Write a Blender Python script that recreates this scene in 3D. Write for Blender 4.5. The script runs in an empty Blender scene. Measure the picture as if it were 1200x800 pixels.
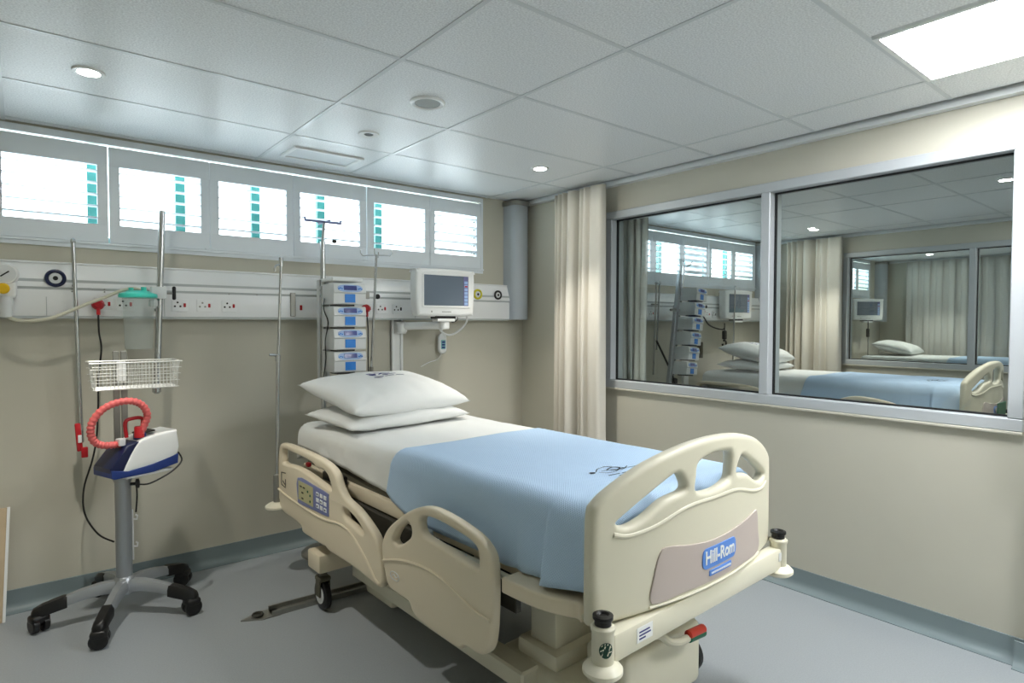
import bpy, bmesh, math, random
from mathutils import Vector, Matrix, noise
random.seed(11)
S = bpy.context.scene
C = S.collection
PI = math.pi

# ------------------------------------------------------------------ camera
cam_d = bpy.data.cameras.new('camera'); cam = bpy.data.objects.new('camera', cam_d); C.objects.link(cam)
cam_d.sensor_width = 36; cam_d.lens = 709.38 / 1200 * 36
yaw, pit, rol = 0.6827, -0.0308, 0.0014
f = Vector((math.sin(yaw)*math.cos(pit), math.cos(yaw)*math.cos(pit), math.sin(pit)))
r = Vector((math.cos(yaw), -math.sin(yaw), 0)); u = r.cross(f)
r2 = math.cos(rol)*r + math.sin(rol)*u; u2 = -math.sin(rol)*r + math.cos(rol)*u
cam.matrix_world = Matrix(((r2.x, u2.x, -f.x, -3.3341), (r2.y, u2.y, -f.y, -3.9641), (r2.z, u2.z, -f.z, 1.4708), (0, 0, 0, 1)))
cam_d.clip_start = 0.02
S.camera = cam

# ------------------------------------------------------------------ world, exposure
W = bpy.data.worlds.new('overcast'); S.world = W; W.use_nodes = True
W.node_tree.nodes['Background'].inputs[0].default_value = (0.84, 0.94, 1.0, 1)
W.node_tree.nodes['Background'].inputs[1].default_value = 1.25
S.view_settings.view_transform = 'Standard'; S.view_settings.look = 'None'
S.view_settings.gamma = 1; S.view_settings.use_curve_mapping = False
S.view_settings.exposure = 2.5
PANEL_POWER = 7.0        # emission of the ceiling panel diffusers
SPOT_POWER = 12.5         # watts of each downlight

# ------------------------------------------------------------------ materials
def lin(c):
    return tuple(((x/255)/12.92 if x/255 <= .04045 else ((x/255+.055)/1.055)**2.4) for x in c) + (1,)
MATS = {}
def mat(name, col, rough=.5, metal=0, var=0, scale=40, bump=0, bscale=200, spec=None, emit=None, coat=0, sub=0):
    m = bpy.data.materials.new(name); m.use_nodes = True; MATS[name] = m
    nt = m.node_tree; b = nt.nodes['Principled BSDF']
    b.inputs['Base Color'].default_value = lin(col); b.inputs['Roughness'].default_value = rough
    b.inputs['Metallic'].default_value = metal
    if spec is not None: b.inputs['Specular IOR Level'].default_value = spec
    if coat: b.inputs['Coat Weight'].default_value = coat; b.inputs['Coat Roughness'].default_value = .15
    if emit: b.inputs['Emission Color'].default_value = lin(col); b.inputs['Emission Strength'].default_value = emit
    if var or bump:
        tc = nt.nodes.new('ShaderNodeTexCoord')
    if var:
        n = nt.nodes.new('ShaderNodeTexNoise'); n.inputs['Scale'].default_value = scale; n.inputs['Detail'].default_value = 4
        nt.links.new(tc.outputs['Object'], n.inputs['Vector'])
        cr = nt.nodes.new('ShaderNodeValToRGB'); l = lin(col)
        cr.color_ramp.elements[0].position = .3; cr.color_ramp.elements[1].position = .7
        cr.color_ramp.elements[0].color = tuple(x*(1-var) for x in l[:3]) + (1,)
        cr.color_ramp.elements[1].color = tuple(min(1, x*(1+var)) for x in l[:3]) + (1,)
        nt.links.new(n.outputs['Fac'], cr.inputs['Fac']); nt.links.new(cr.outputs['Color'], b.inputs['Base Color'])
    if bump:
        n2 = nt.nodes.new('ShaderNodeTexNoise'); n2.inputs['Scale'].default_value = bscale; n2.inputs['Detail'].default_value = 3
        nt.links.new(tc.outputs['Object'], n2.inputs['Vector'])
        bp = nt.nodes.new('ShaderNodeBump'); bp.inputs['Strength'].default_value = bump; bp.inputs['Distance'].default_value = .002
        nt.links.new(n2.outputs['Fac'], bp.inputs['Height']); nt.links.new(bp.outputs['Normal'], b.inputs['Normal'])
    return m

WALL = mat('wall_paint', (196, 193, 178), .55, var=.015, scale=3, bump=.06, bscale=120)
CEIL = mat('ceiling_tile_face', (234, 237, 239), .40, var=.17, scale=150, bump=.10, bscale=170)
CEILP = mat('ceiling_paint', (220, 224, 225), .5)
TBAR = mat('ceiling_bar', (214, 219, 221), .3)
FLOOR = mat('floor_vinyl', (158, 164, 168), .36, var=.06, scale=160)
SKIRT = mat('skirting_vinyl', (122, 136, 139), .45)
ALU = mat('aluminium_frame', (188, 193, 196), .4, .15)
GASKET = mat('black_gasket', (18, 20, 22), .6)
SHUT = mat('shutter_paint', (234, 242, 248), .4)
TEAL = mat('teal_window_bar', (60, 138, 132), .5)
TRUNK = mat('trunking_enamel', (244, 246, 246), .3)
TRUNKD = mat('trunking_shadow_gap', (188, 193, 193), .5)
STEEL = mat('polished_steel', (200, 203, 206), .22, 1)
STEELD = mat('dull_steel', (158, 158, 152), .4, .75)
RISER = mat('riser_paint', (176, 184, 190), .4)
SILVER = mat('silver_paint', (170, 175, 180), .35, .6)
BED = mat('bed_plastic', (220, 216, 196), .4, bump=.03, bscale=400)
BEDT = mat('bed_plastic_tan', (227, 215, 190), .4, bump=.03, bscale=400)
BEDL = mat('bed_plastic_pale', (232, 228, 208), .35)
MAUVE = mat('mauve_panel', (192, 180, 174), .5)
BLUEB = mat('badge_blue', (92, 142, 222), .4)
WHITE = mat('white_plastic', (240, 242, 241), .35)
GREYW = mat('grey_white_plastic', (222, 225, 225), .4)
BLACK = mat('black_plastic', (14, 14, 15), .4)
DARK = mat('dark_frame', (52, 50, 42), .55)
OLIVE = mat('underdeck_grey', (86, 84, 70), .55)
RED = mat('red_plastic', (190, 28, 38), .4)
REDH = mat('red_hose', (235, 112, 110), .4)
NAVY = mat('navy_plastic', (32, 58, 128), .35)
NAVYD = mat('navy_dark', (20, 30, 70), .3)
YELLOW = mat('yellow_plastic', (236, 190, 30), .4)
LIME = mat('yellow_outlet', (214, 205, 40), .4)
GREEN = mat('green_plastic', (24, 100, 70), .45)
GREEND = mat('dark_green_print', (14, 62, 46), .5)
REDL = mat('red_lever', (196, 54, 34), .4)
SCREEN = mat('monitor_screen', (112, 124, 138), .2)
SCREENS = mat('monitor_side_keys', (122, 122, 165), .25)
PBLUE = mat('pump_blue', (20, 128, 220), .4)
PPALE = mat('pump_pale_blue', (160, 190, 232), .4)
PLCD = mat('pump_display', (62, 74, 140), .25)
LAV = mat('control_panel_lavender', (120, 128, 175), .4)
KEYG = mat('control_panel_olive', (186, 182, 140), .5)
TEALL = mat('teal_lid', (66, 208, 190), .35)
KEYT = mat('handset_teal', (130, 190, 196), .4)
INKB = mat('blue_ink', (52, 58, 128), .7)
INKD = mat('dark_ink', (22, 32, 48), .7)
TUBE = mat('cream_hose', (206, 204, 186), .4)
LINEN = mat('white_linen', (232, 234, 232), .85, bump=.15, bscale=60)
WOODB = mat('pale_wood', (196, 176, 146), .5, var=.10, scale=9)
CURT = mat('curtain_cloth', (222, 217, 205), .9, bump=.1, bscale=300)
CURTG = mat('grey_curtain_cloth', (200, 200, 195), .9, bump=.1, bscale=300)
PEARL = mat('chrome_wire', (225, 226, 222), .3, .3)
LAMP = mat('lamp_diffuser', (250, 252, 255), .5, emit=PANEL_POWER)
LAMPN = mat('next_room_lamp_diffuser', (250, 252, 255), .5, emit=PANEL_POWER*.5)
LAMPD = mat('downlight_lens', (255, 250, 238), .5, emit=30)

# waffle blanket: UV driven weave
BLANK = mat('blue_waffle_blanket', (190, 216, 243), .9)
nt = BLANK.node_tree
uvn = nt.nodes.new('ShaderNodeUVMap'); sx = nt.nodes.new('ShaderNodeSeparateXYZ'); nt.links.new(uvn.outputs[0], sx.inputs[0])
ms = []
for k in (0, 1):
    a = nt.nodes.new('ShaderNodeMath'); a.operation = 'MULTIPLY'; a.inputs[1].default_value = 700
    s = nt.nodes.new('ShaderNodeMath'); s.operation = 'SINE'
    nt.links.new(sx.outputs[k], a.inputs[0]); nt.links.new(a.outputs[0], s.inputs[0]); ms.append(s)
mm = nt.nodes.new('ShaderNodeMath'); mm.operation = 'MULTIPLY'
nt.links.new(ms[0].outputs[0], mm.inputs[0]); nt.links.new(ms[1].outputs[0], mm.inputs[1])
bp = nt.nodes.new('ShaderNodeBump'); bp.inputs['Strength'].default_value = .3; bp.inputs['Distance'].default_value = .003
nt.links.new(mm.outputs[0], bp.inputs['Height']); nt.links.new(bp.outputs['Normal'], nt.nodes['Principled BSDF'].inputs['Normal'])

def glassmat(name, tint, refl, rough=0.0):
    m = bpy.data.materials.new(name); m.use_nodes = True; nt = m.node_tree; nt.nodes.clear()
    o = nt.nodes.new('ShaderNodeOutputMaterial'); t = nt.nodes.new('ShaderNodeBsdfTransparent'); g = nt.nodes.new('ShaderNodeBsdfGlossy')
    g.inputs['Roughness'].default_value = rough; t.inputs[0].default_value = tint
    fr = nt.nodes.new('ShaderNodeFresnel'); fr.inputs[0].default_value = refl
    ge = nt.nodes.new('ShaderNodeNewGeometry'); mr = nt.nodes.new('ShaderNodeMapRange')
    mr.inputs['To Min'].default_value = refl; mr.inputs['To Max'].default_value = 1/refl
    nt.links.new(ge.outputs['Backfacing'], mr.inputs['Value']); nt.links.new(mr.outputs[0], fr.inputs[0])
    mx = nt.nodes.new('ShaderNodeMixShader')
    nt.links.new(fr.outputs[0], mx.inputs[0]); nt.links.new(t.outputs[0], mx.inputs[1]); nt.links.new(g.outputs[0], mx.inputs[2]); nt.links.new(mx.outputs[0], o.inputs[0])
    return m
GLASS = glassmat('partition_glass', (.86, .91, .89, 1), 1.7)
WGLASS = glassmat('window_glass', (.93, .97, .97, 1), 1.45)
CLEAR = bpy.data.materials.new('milky_canister'); CLEAR.use_nodes = True
nt = CLEAR.node_tree; t_ = nt.nodes.new('ShaderNodeBsdfTransparent'); t_.inputs[0].default_value = (.95, .97, .97, 1)
pb = nt.nodes['Principled BSDF']; pb.inputs['Base Color'].default_value = (.62, .68, .67, 1); pb.inputs['Roughness'].default_value = .25
mx_ = nt.nodes.new('ShaderNodeMixShader'); mx_.inputs[0].default_value = .16
nt.links.new(t_.outputs[0], mx_.inputs[1]); nt.links.new(pb.outputs[0], mx_.inputs[2]); nt.links.new(mx_.outputs[0], nt.nodes['Material Output'].inputs[0])

# ------------------------------------------------------------------ helpers
class MB:
    def __init__(s): s.bm = bmesh.new()
    def box(s, lo, hi, bev=0, seg=2, M=None):
        g = bmesh.ops.create_cube(s.bm, size=1)['verts']
        lo, hi = Vector(lo), Vector(hi); c = (lo+hi)/2; d = hi-lo
        for v in g: v.co = Vector((v.co.x*d.x, v.co.y*d.y, v.co.z*d.z)) + c
        if bev:
            es = list({e for v in g for e in v.link_edges})
            rr = bmesh.ops.bevel(s.bm, geom=es, offset=bev, segments=seg, affect='EDGES', profile=.5)
            g = list({v for f_ in rr['faces'] for v in f_.verts} | {v for v in g if v.is_valid})
        if M is not None:
            for v in g: v.co = M @ v.co
        return s
    def tube(s, path, rad, n=8, closed=False, caps=True):
        P = [Vector(p) for p in path]; N = len(P)
        rads = rad if isinstance(rad, (list, tuple)) else [rad]*N
        rings = []; nrm = None
        for i in range(N):
            if closed: t = P[(i+1) % N] - P[i-1]
            else: t = P[min(i+1, N-1)] - P[max(i-1, 0)]
            t.normalize()
            if nrm is None:
                a = Vector((0, 0, 1)) if abs(t.z) < .9 else Vector((1, 0, 0))
                nrm = t.cross(a).normalized()
            else:
                nrm = (nrm - t*nrm.dot(t))
                nrm = nrm.normalized() if nrm.length > 1e-6 else t.orthogonal().normalized()
            b = t.cross(nrm)
            rings.append([s.bm.verts.new(P[i] + (nrm*math.cos(2*PI*k/n) + b*math.sin(2*PI*k/n))*rads[i]) for k in range(n)])
        M_ = N if closed else N-1
        for i in range(M_):
            A, B = rings[i], rings[(i+1) % N]
            for k in range(n): s.bm.faces.new((A[k], A[(k+1) % n], B[(k+1) % n], B[k]))
        if caps and not closed:
            s.bm.faces.new(rings[0][::-1]); s.bm.faces.new(rings[-1])
        return s
    def cyl(s, p0, p1, r0, r1=None, n=16): return s.tube([p0, p1], [r0, r0 if r1 is None else r1], n)
    def lathe(s, prof, origin=(0, 0, 0), n=20, M=None):
        o = Vector(origin); rings = []
        for (rr, z) in prof:
            ring = []
            for k in range(n):
                p = Vector((rr*math.cos(2*PI*k/n), rr*math.sin(2*PI*k/n), z))
                if M is not None: p = M @ p
                ring.append(s.bm.verts.new(p+o))
            rings.append(ring)
        for A, B in zip(rings, rings[1:]):
            for k in range(n): s.bm.faces.new((A[k], A[(k+1) % n], B[(k+1) % n], B[k]))
        s.bm.faces.new(rings[0][::-1]); s.bm.faces.new(rings[-1])
        return s
    def prism(s, poly, d, fn):
        """poly: 2D points; fn(a,b,t) -> 3D; extruded t from 0 to d"""
        A = [s.bm.verts.new(fn(a, b, 0)) for a, b in poly]; B = [s.bm.verts.new(fn(a, b, d)) for a, b in poly]
        n = len(poly)
        for k in range(n): s.bm.faces.new((A[k], A[(k+1) % n], B[(k+1) % n], B[k]))
        s.bm.faces.new(A[::-1]); s.bm.faces.new(B)
        return s
    def mesh(s, name, m, smooth=35):
        bmesh.ops.recalc_face_normals(s.bm, faces=s.bm.faces)
        me = bpy.data.meshes.new(name); s.bm.to_mesh(me); s.bm.free()
        me.materials.append(m)
        if smooth:
            me.shade_smooth(); me.set_sharp_from_angle(angle=math.radians(smooth))
        return me
    def build(s, name, m, parent=None, smooth=35, label=None):
        o = bpy.data.objects.new(name, s.mesh(name, m, smooth)); C.objects.link(o)
        if parent is not None: o.parent = parent
        if label: o['label'] = label
        return o
def place(name, me, parent=None, loc=(0, 0, 0), rotz=0):
    o = bpy.data.objects.new(name, me); C.objects.link(o); o.location = loc; o.rotation_euler = (0, 0, rotz)
    if parent is not None: o.parent = parent
    return o
def thing(name, label, cat, loc=(0, 0, 0), rotz=0, group=None):
    o = bpy.data.objects.new(name, None); C.objects.link(o); o.location = loc; o.rotation_euler = (0, 0, rotz)
    o.empty_display_size = .1
    o['label'] = label; o['category'] = cat
    if group: o['group'] = group
    return o
def tag(o, label, cat, group=None):
    o['label'] = label; o['category'] = cat
    if group: o['group'] = group
    return o
def struct(o): o['kind'] = 'structure'; return o
def sempty(name, loc=(0, 0, 0)):
    o = bpy.data.objects.new(name, None); C.objects.link(o); o.location = loc; o['kind'] = 'structure'; return o
def kids(o): return [c for c in bpy.data.objects if c.parent == o]
def copy_tree(o, parent=None, only=None):
    c = o.copy(); C.objects.link(c)
    if parent is not None: c.parent = parent
    for ch in kids(o):
        if only is None or only(ch): copy_tree(ch, c)
    return c
def smooth_pts(P, closed=True, k=6):
    n = len(P); out = []
    rng = range(n) if closed else range(n-1)
    for i in rng:
        if closed: p0, p1, p2, p3 = P[i-1], P[i], P[(i+1) % n], P[(i+2) % n]
        else: p0, p1, p2, p3 = P[max(i-1, 0)], P[i], P[i+1], P[min(i+2, n-1)]
        for j in range(k):
            t = j/k
            out.append(tuple(.5*((2*b) + (-a+c)*t + (2*a-5*b+4*c-d)*t*t + (-a+3*b-3*c+d)*t**3) for a, b, c, d in zip(p0, p1, p2, p3)))
    if not closed: out.append(tuple(P[-1]))
    return out
def plate_mesh(outlines, thick, bevel, name, m, fn, smooth=40, seg=3, cuts=()):
    """2D outline with holes, extruded and rounded; fn maps (a, b, depth) to 3D"""
    cu = bpy.data.curves.new(name, 'CURVE'); cu.dimensions = '2D'; cu.fill_mode = 'BOTH'
    cu.extrude = max(thick/2-bevel, .0001); cu.bevel_depth = bevel; cu.bevel_resolution = seg; cu.offset = -bevel
    for pl in outlines:
        sp = cu.splines.new('POLY'); sp.points.add(len(pl)-1); sp.use_cyclic_u = True
        for p, q in zip(sp.points, pl): p.co = (q[0], q[1], 0, 1)
    ob = bpy.data.objects.new(name, cu); C.objects.link(ob)
    dg = bpy.context.evaluated_depsgraph_get(); dg.update()
    me = bpy.data.meshes.new_from_object(ob.evaluated_get(dg), depsgraph=dg)
    bpy.data.objects.remove(ob); bpy.data.curves.remove(cu)
    bm = bmesh.new(); bm.from_mesh(me); bmesh.ops.remove_doubles(bm, verts=bm.verts, dist=1e-5)
    for c_ in cuts:
        bmesh.ops.bisect_plane(bm, geom=bm.verts[:]+bm.edges[:]+bm.faces[:], plane_co=(c_, 0, 0), plane_no=(1, 0, 0), dist=1e-5)
    for v in bm.verts: v.co = Vector(fn(v.co.x, v.co.y, v.co.z))
    bmesh.ops.recalc_face_normals(bm, faces=bm.faces)
    bm.to_mesh(me); bm.free(); me.materials.clear(); me.materials.append(m)
    me.shade_smooth(); me.set_sharp_from_angle(angle=math.radians(smooth))
    return me
def text_mesh(txt, size, name, m, fn, depth=.001, bold=0.0):
    cu = bpy.data.curves.new(name, 'FONT'); cu.body = txt; cu.size = size; cu.align_x = 'CENTER'; cu.align_y = 'CENTER'
    cu.extrude = depth; cu.offset = bold
    ob = bpy.data.objects.new(name, cu); C.objects.link(ob)
    dg = bpy.context.evaluated_depsgraph_get(); dg.update()
    me = bpy.data.meshes.new_from_object(ob.evaluated_get(dg), depsgraph=dg)
    bpy.data.objects.remove(ob); bpy.data.curves.remove(cu)
    for v in me.vertices: v.co = Vector(fn(v.co.x, v.co.y, v.co.z))
    me.materials.clear(); me.materials.append(m)
    return me
def rrect(x0, y0, x1, y1, r_, k=5):
    out = []
    for cx, cy, a in ((x1-r_, y1-r_, 0), (x0+r_, y1-r_, 90), (x0+r_, y0+r_, 180), (x1-r_, y0+r_, 270)):
        for j in range(k+1):
            t = math.radians(a+90*j/k); out.append((cx+r_*math.cos(t), cy+r_*math.sin(t)))
    return out

# ================================================================== SETTING
H = 2.48; YF = -5.2; P = 4.0
# floor and ceiling
struct(MB().box((-4.0, YF-.1, -.1), (8.2, .2, 0)).build('floor', FLOOR, smooth=0))
ceil = sempty('ceiling')
MB().box((-4.0, YF-.1, H+.012), (8.2, .2, H+.1)).build('ceiling_slab', CEILP, ceil, smooth=0)
# recessed tiles and bars
tile_meshes = {}
def tile(x0, x1, y0, y1):
    g = .006
    key = (round(x1-x0, 3), round(y1-y0, 3))
    if key not in tile_meshes:
        tile_meshes[key] = MB().box((g, g, 0), (key[0]-g, key[1]-g, .012), .003, 1).mesh('ceiling_tile', CEIL, 0)
    place('ceiling_tile', tile_meshes[key], ceil, (x0, y0, H))
YS = [-.06-.6*k for k in range(0, 9)]
YS = [0, -.07] + [-.67-.6*k for k in range(0, 8)]
LIGHT_TILES = []
for room in range(3):
    ox = room*P
    xs = [-3.9, -3.38, -2.18, -1.58, -.38, -.06]
    if room: xs[0] = -3.9
    for i in range(len(xs)-1):
        for j in range(len(YS)-1):
            x0, x1, y1, y0 = xs[i]+ox, xs[i+1]+ox, YS[j], YS[j+1]
            if y0 < YF: y0 = YF
            if abs(x0-ox+1.58) < .01 and (abs(y1+3.07) < .01 or (room == 0 and abs(y1+4.27) < .01)):       # rows with the light panel and the added one: 0.6 tile + panel
                tile(x0, -.98+ox, y0, y1); continue
            tile(x0, x1, y0, y1)
    for x in xs[1:-1]:
        MB().box((x+ox-.009, YF, H-.003), (x+ox+.009, 0, H+.004)).build('ceiling_bar', TBAR, ceil, smooth=0)
    for y in YS[1:]:
        MB().box((-3.9+ox, y-.009, H-.0022), (-.06+ox, y+.009, H+.0035)).build('ceiling_bar', TBAR, ceil, smooth=0)
# shadow-gap cornice along the partition side
for room in range(3):
    t = MB(); x_ = room*P - (.22 if room == 2 else 0); t.box((-.050+x_, YF, H-.034), (x_, 0, H-.010)).box((-.030+x_, YF, H-.010), (x_, 0, H+.0105))
    struct(t.build('trim_%d' % (room+1), CEILP, smooth=0))
# back wall with three shutter openings
WX0, WX1, WZ0, WZ1 = -3.48, -.445, 1.895, 2.432
b = MB()
b.box((-4.0, 0, 0), (8.2, .2, WZ0)); 
for o_ in (0, P+.2, 2*P-.26): b.box((WX0+o_, 0, WZ1), (WX1+o_, .03, H+.05))
edges = [-4.0]
for o_ in (0, P+.2, 2*P-.26): edges += [WX0+o_, WX1+o_]
edges.append(8.2)
for k in range(0, len(edges), 2): b.box((edges[k], 0, WZ0), (edges[k+1], .2, H+.05))
struct(b.build('wall_back', WALL, smooth=0))
struct(MB().box((-4.0, YF-.1, 0), (-3.9, 0, H+.05)).build('wall_left', WALL, smooth=0))
struct(MB().box((-4.0, YF-.1, 0), (8.2, YF, H+.05)).build('wall_front', WALL, smooth=0))
struct(MB().box((7.78, YF, 0), (7.9, 0, H+.05)).build('wall_far', WALL, smooth=0))
# partition walls with glazing
GY0, GY1, GZ0, GZ1 = -3.345, -.965, 1.005, 2.27
for n, x in ((0, 0.0), (1, 4.0)):
    b = MB()
    b.box((x, YF, 0), (x+.1, 0, GZ0)); b.box((x, YF, GZ1), (x+.1, 0, H+.05))
    b.box((x, GY1, GZ0), (x+.1, 0, GZ1)); b.box((x, YF, GZ0), (x+.1, GY0, GZ1))
    b.box((x-.035, YF, 0), (x, -3.375, H-.02))
    struct(b.build('wall_right' if n == 0 else 'wall_right_next_room', WALL, smooth=0))
    w = sempty('window_%d' % (2 if n == 0 else 4), (x, 0, 0))
    fr = MB(); d0, d1 = -.018, .118; fw = .055
    fr.box((d0, GY0, GZ0), (d1, GY1, GZ0+fw), .004, 1).box((d0, GY0, GZ1-fw), (d1, GY1, GZ1), .004, 1)
    fr.box((d0, GY1-fw, GZ0+fw), (d1, GY1, GZ1-fw), .004, 1).box((d0, GY0, GZ0+fw), (d1, GY0+fw, GZ1-fw), .004, 1)
    fr.build('outer_frame', ALU, w, smooth=0)
    MB().box((d0, -2.205, GZ0+fw), (d1, -2.150, GZ1-fw), .004, 1).build('mullion', ALU, w, smooth=0)
    MB().box((-.021, GY0-.0, GZ0-.014), (.0, GY1+.0, GZ0), .003, 1).build('sill', WALL, w, smooth=0)
    for (y0, y1) in ((-2.150, GY1-fw), (GY0+fw, -2.205)):
        g = MB(); zz0, zz1 = GZ0+fw, GZ1-fw
        for (a0, a1, c0, c1) in ((y0, y1, zz0, zz0+.008), (y0, y1, zz1-.008, zz1), (y0, y0+.008, zz0, zz1), (y1-.008, y1, zz0, zz1)):
            g.box((.036, a0, c0), (.054, a1, c1))
        g.build('gasket', GASKET, w, smooth=0)
        pm = bpy.data.meshes.new('pane'); pm.from_pydata([(.045, y0, zz0), (.045, y1, zz0), (.045, y1, zz1), (.045, y0, zz1)], [], [(0, 1, 2, 3)])
        pm.materials.append(GLASS); place('pane', pm, w)
# coved skirting
def skirt(name, p0, p1, nrm):
    p0, p1, nrm = Vector(p0), Vector(p1), Vector(nrm)
    prof = [(0, 0), (.05, 0), (.05, .003), (.035, .005), (.02, .014), (.009, .028), (.005, .045), (.004, .108), (0, .110)]
    d = (p1-p0); L = d.length; d.normalize()
    m = MB().prism(prof, L, lambda a, b_, t: p0 + nrm*a + Vector((0, 0, b_)) + d*t)
    return struct(m.build(name, SKIRT, smooth=50))
skirt('baseboard_back', (-3.9, 0, 0), (0, 0, 0), (0, -1, 0))
skirt('baseboard_right', (0, -3.375, 0), (0, 0, 0), (-1, 0, 0))
skirt('baseboard_right_return', (-.035, YF, 0), (-.035, -3.34, 0), (-1, 0, 0))
skirt('baseboard_left', (-3.9, YF, 0), (-3.9, 0, 0), (1, 0, 0))

# ------------------------------------------------------------------ shutter windows
NP = 6; PW = (WX1-WX0)/NP
JOINT = [-3.48, -2.946, -2.441, -1.945, -1.433, -.919, -.445]
OPEN = [(-3.390, -2.997), (-2.895, -2.490), (-2.392, -1.990), (-1.900, -1.487), (-1.378, -.963), (-.874, -.487)]
slats = {}
def slat_mesh(w, tilt):
    key = (round(w, 3), tilt)
    if key in slats: return slats[key]
    m = MB(); L = w; poly = []
    for k in range(10):
        a = 2*PI*k/10; poly.append((.029*math.cos(a), .0042*math.sin(a)))
    ct, st = math.cos(math.radians(tilt)), math.sin(math.radians(tilt))
    m.prism(poly, L, lambda a, b_, t: Vector((t-L/2, a*ct-b_*st, a*st+b_*ct)))
    slats[key] = m.mesh('slat', SHUT, 60)
    return slats[key]
def shutter_window(n, ox, half=()):
    w = sempty('window_%d' % n, (ox, 0, 0))
    fm = MB()
    x0, x1 = WX0, WX1
    fm.box((x0-.0, -.012, WZ0-.028), (x1+.0, .20, WZ0)).box((x0-.012, -.025, WZ0-.006), (x1+.02, .0, WZ0+.006))
    fm.box((x0, -.012, WZ1), (x1, .0, WZ1+.036))
    fm.box((x1, -.012, WZ0-.028), (x1+.022, 0, WZ1+.036)).box((x0-.022, -.012, WZ0-.028), (x0, 0, WZ1+.036))
    fm.build('shutter_surround', SHUT, w, smooth=0)
    # outer window: teal bars, clear panes
    xs = [WX0+.02+.0] + [-3.005+.4335*k for k in range(0, 7)]
    for k in range(7):
        xm = -3.005+.4335*k
        MB().box((xm-.026, .13, WZ0), (xm+.026, .17, H)).build('mullion', TEAL, w, smooth=0)
    MB().box((x0, .13, WZ0), (x1, .17, WZ0+.05)).box((x0, .13, H-.004), (x1, .17, H+.01)).build('outer_frame', TEAL, w, smooth=0)
    lo = x0
    for k in range(8):
        hi = x1 if k == 7 else -3.005+.4335*k
        if hi <= lo: break
        pm = bpy.data.meshes.new('pane'); pm.from_pydata([(lo, .15, WZ0+.05), (min(hi, x1), .15, WZ0+.05), (min(hi, x1), .15, H), (lo, .15, H)], [], [(0, 1, 2, 3)])
        pm.materials.append(WGLASS); place('pane', pm, w); lo = hi
    gaps = {0: .0015, 1: .003, 2: .0015, 3: .0015, 4: .003, 5: .0015, 6: .0015}
    for i in range(NP):
        a0, a1 = JOINT[i]+gaps[i], JOINT[i+1]-gaps[i+1]
        z0, z1 = WZ0+.008, WZ1-.010; o0, o1 = 2.0, 2.318
        q0, q1 = OPEN[i]
        p = MB()
        p.box((a0, -.012, z0), (a1, .018, o0), .002, 1).box((a0, -.012, o1), (a1, .018, z1), .002, 1)
        p.box((a0, -.012, o0), (q0, .018, o1)).box((q1, -.012, o0), (a1, .018, o1))
        po = p.build('shutter_panel', SHUT, w, smooth=0)
        mesh = slat_mesh(q1-q0, -38 if i in half else (-14 if i == 5 else -3))
        for k in range(5):
            place('slat', mesh, po, ((q0+q1)/2, .003, o0+.034+k*.0625))
        if i == 5:      # dark slat pins seen at the last panel
            q = MB()
            for k in range(5):
                zz = o0+.034+k*.0625
                q.box((q1-.012, .012, zz-.016), (q1-.004, .018, zz+.010)).box((q1-.034, .014, zz-.012), (q1-.029, .018, zz+.006))
            q.build('slat_pins', DARK, po, smooth=0)
    if n == 1:          # little catches on the bottom rail
        for xm in (JOINT[2], JOINT[4]):
            MB().box((xm-.03, -.022, WZ0+.006), (xm+.03, -.010, WZ0+.018), .003, 1).build('catch', SHUT, w)
    return w
shutter_window(1, 0, ())
shutter_window(3, P+.2, (3,))
shutter_window(5, 2*P-.26, ())

# ------------------------------------------------------------------ ceiling fittings
def downlight(x, y, label, group='recessed ceiling downlights', power=SPOT_POWER):
    t = thing('downlight', label, 'ceiling light', (x, y, H), 0, group)
    MB().lathe([(.040, .0), (.040, -.006), (.055, -.006), (.058, -.003), (.058, 0)], n=28).build('trim_ring', WHITE, t)
    MB().lathe([(.038, -.002), (.038, -.0055)], n=24).build('lens', LAMPD, t)
    ld = bpy.data.lights.new('downlight_beam', 'SPOT'); ld.energy = power; ld.spot_size = math.radians(88); ld.spot_blend = .7
    ld.shadow_soft_size = .035; ld.color = (1, .95, .86)
    lo = bpy.data.objects.new('downlight_beam', ld); C.objects.link(lo); lo.parent = t; lo.location = (0, 0, -.02)
    return t
downlight(-3.10, -.968, 'lit round downlight in the ceiling on the left above the trolley', None)
downlight(-.678, -.986, 'lit round downlight in the ceiling near the cream curtain', None)
downlight(-.678+P, -.93, 'lit downlight behind the glass above the far cream curtain', None)
downlight(2.05, -2.83, 'lit downlight behind the glass at its upper right corner', None)
downlight(6.98, -.93, 'tiny lit downlight seen through both glass partitions', None)
def panel(x0, x1, y0, y1, label, lamp=None):
    t = thing('light_panel', label, 'ceiling light', ((x0+x1)/2, (y0+y1)/2, H))
    a, b_ = (x1-x0)/2, (y1-y0)/2
    f_ = MB()
    for lo, hi in (((-a, -b_, -.004), (a, -b_+.018, .012)), ((-a, b_-.018, -.004), (a, b_, .012)), ((-a, -b_+.018, -.004), (-a+.018, b_-.018, .0115)), ((a-.018, -b_+.018, -.004), (a, b_-.018, .0115))):
        f_.box(lo, hi)
    f_.build('frame', WHITE, t, smooth=0)
    MB().box((-a+.018, -b_+.018, -.001), (a-.018, b_-.018, .010)).build('diffuser', lamp or LAMP, t, smooth=0)
    return t
panel(-.965, -.375, -3.665, -3.075, 'square lit ceiling panel at the upper right corner')
panel(-.965+P, -.375+P, -3.665, -3.075, 'square ceiling panel of the room behind the glass', LAMPN)
panel(-1.5+2*P, -.91+2*P, -3.665, -3.075, 'square ceiling panel of the farthest room', LAMPN)
panel(-.965, -.375, -4.865, -4.275, 'added square lit ceiling panel out of view, behind the first one')  # added panel, out of view, lights footboard and walls more evenly
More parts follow.
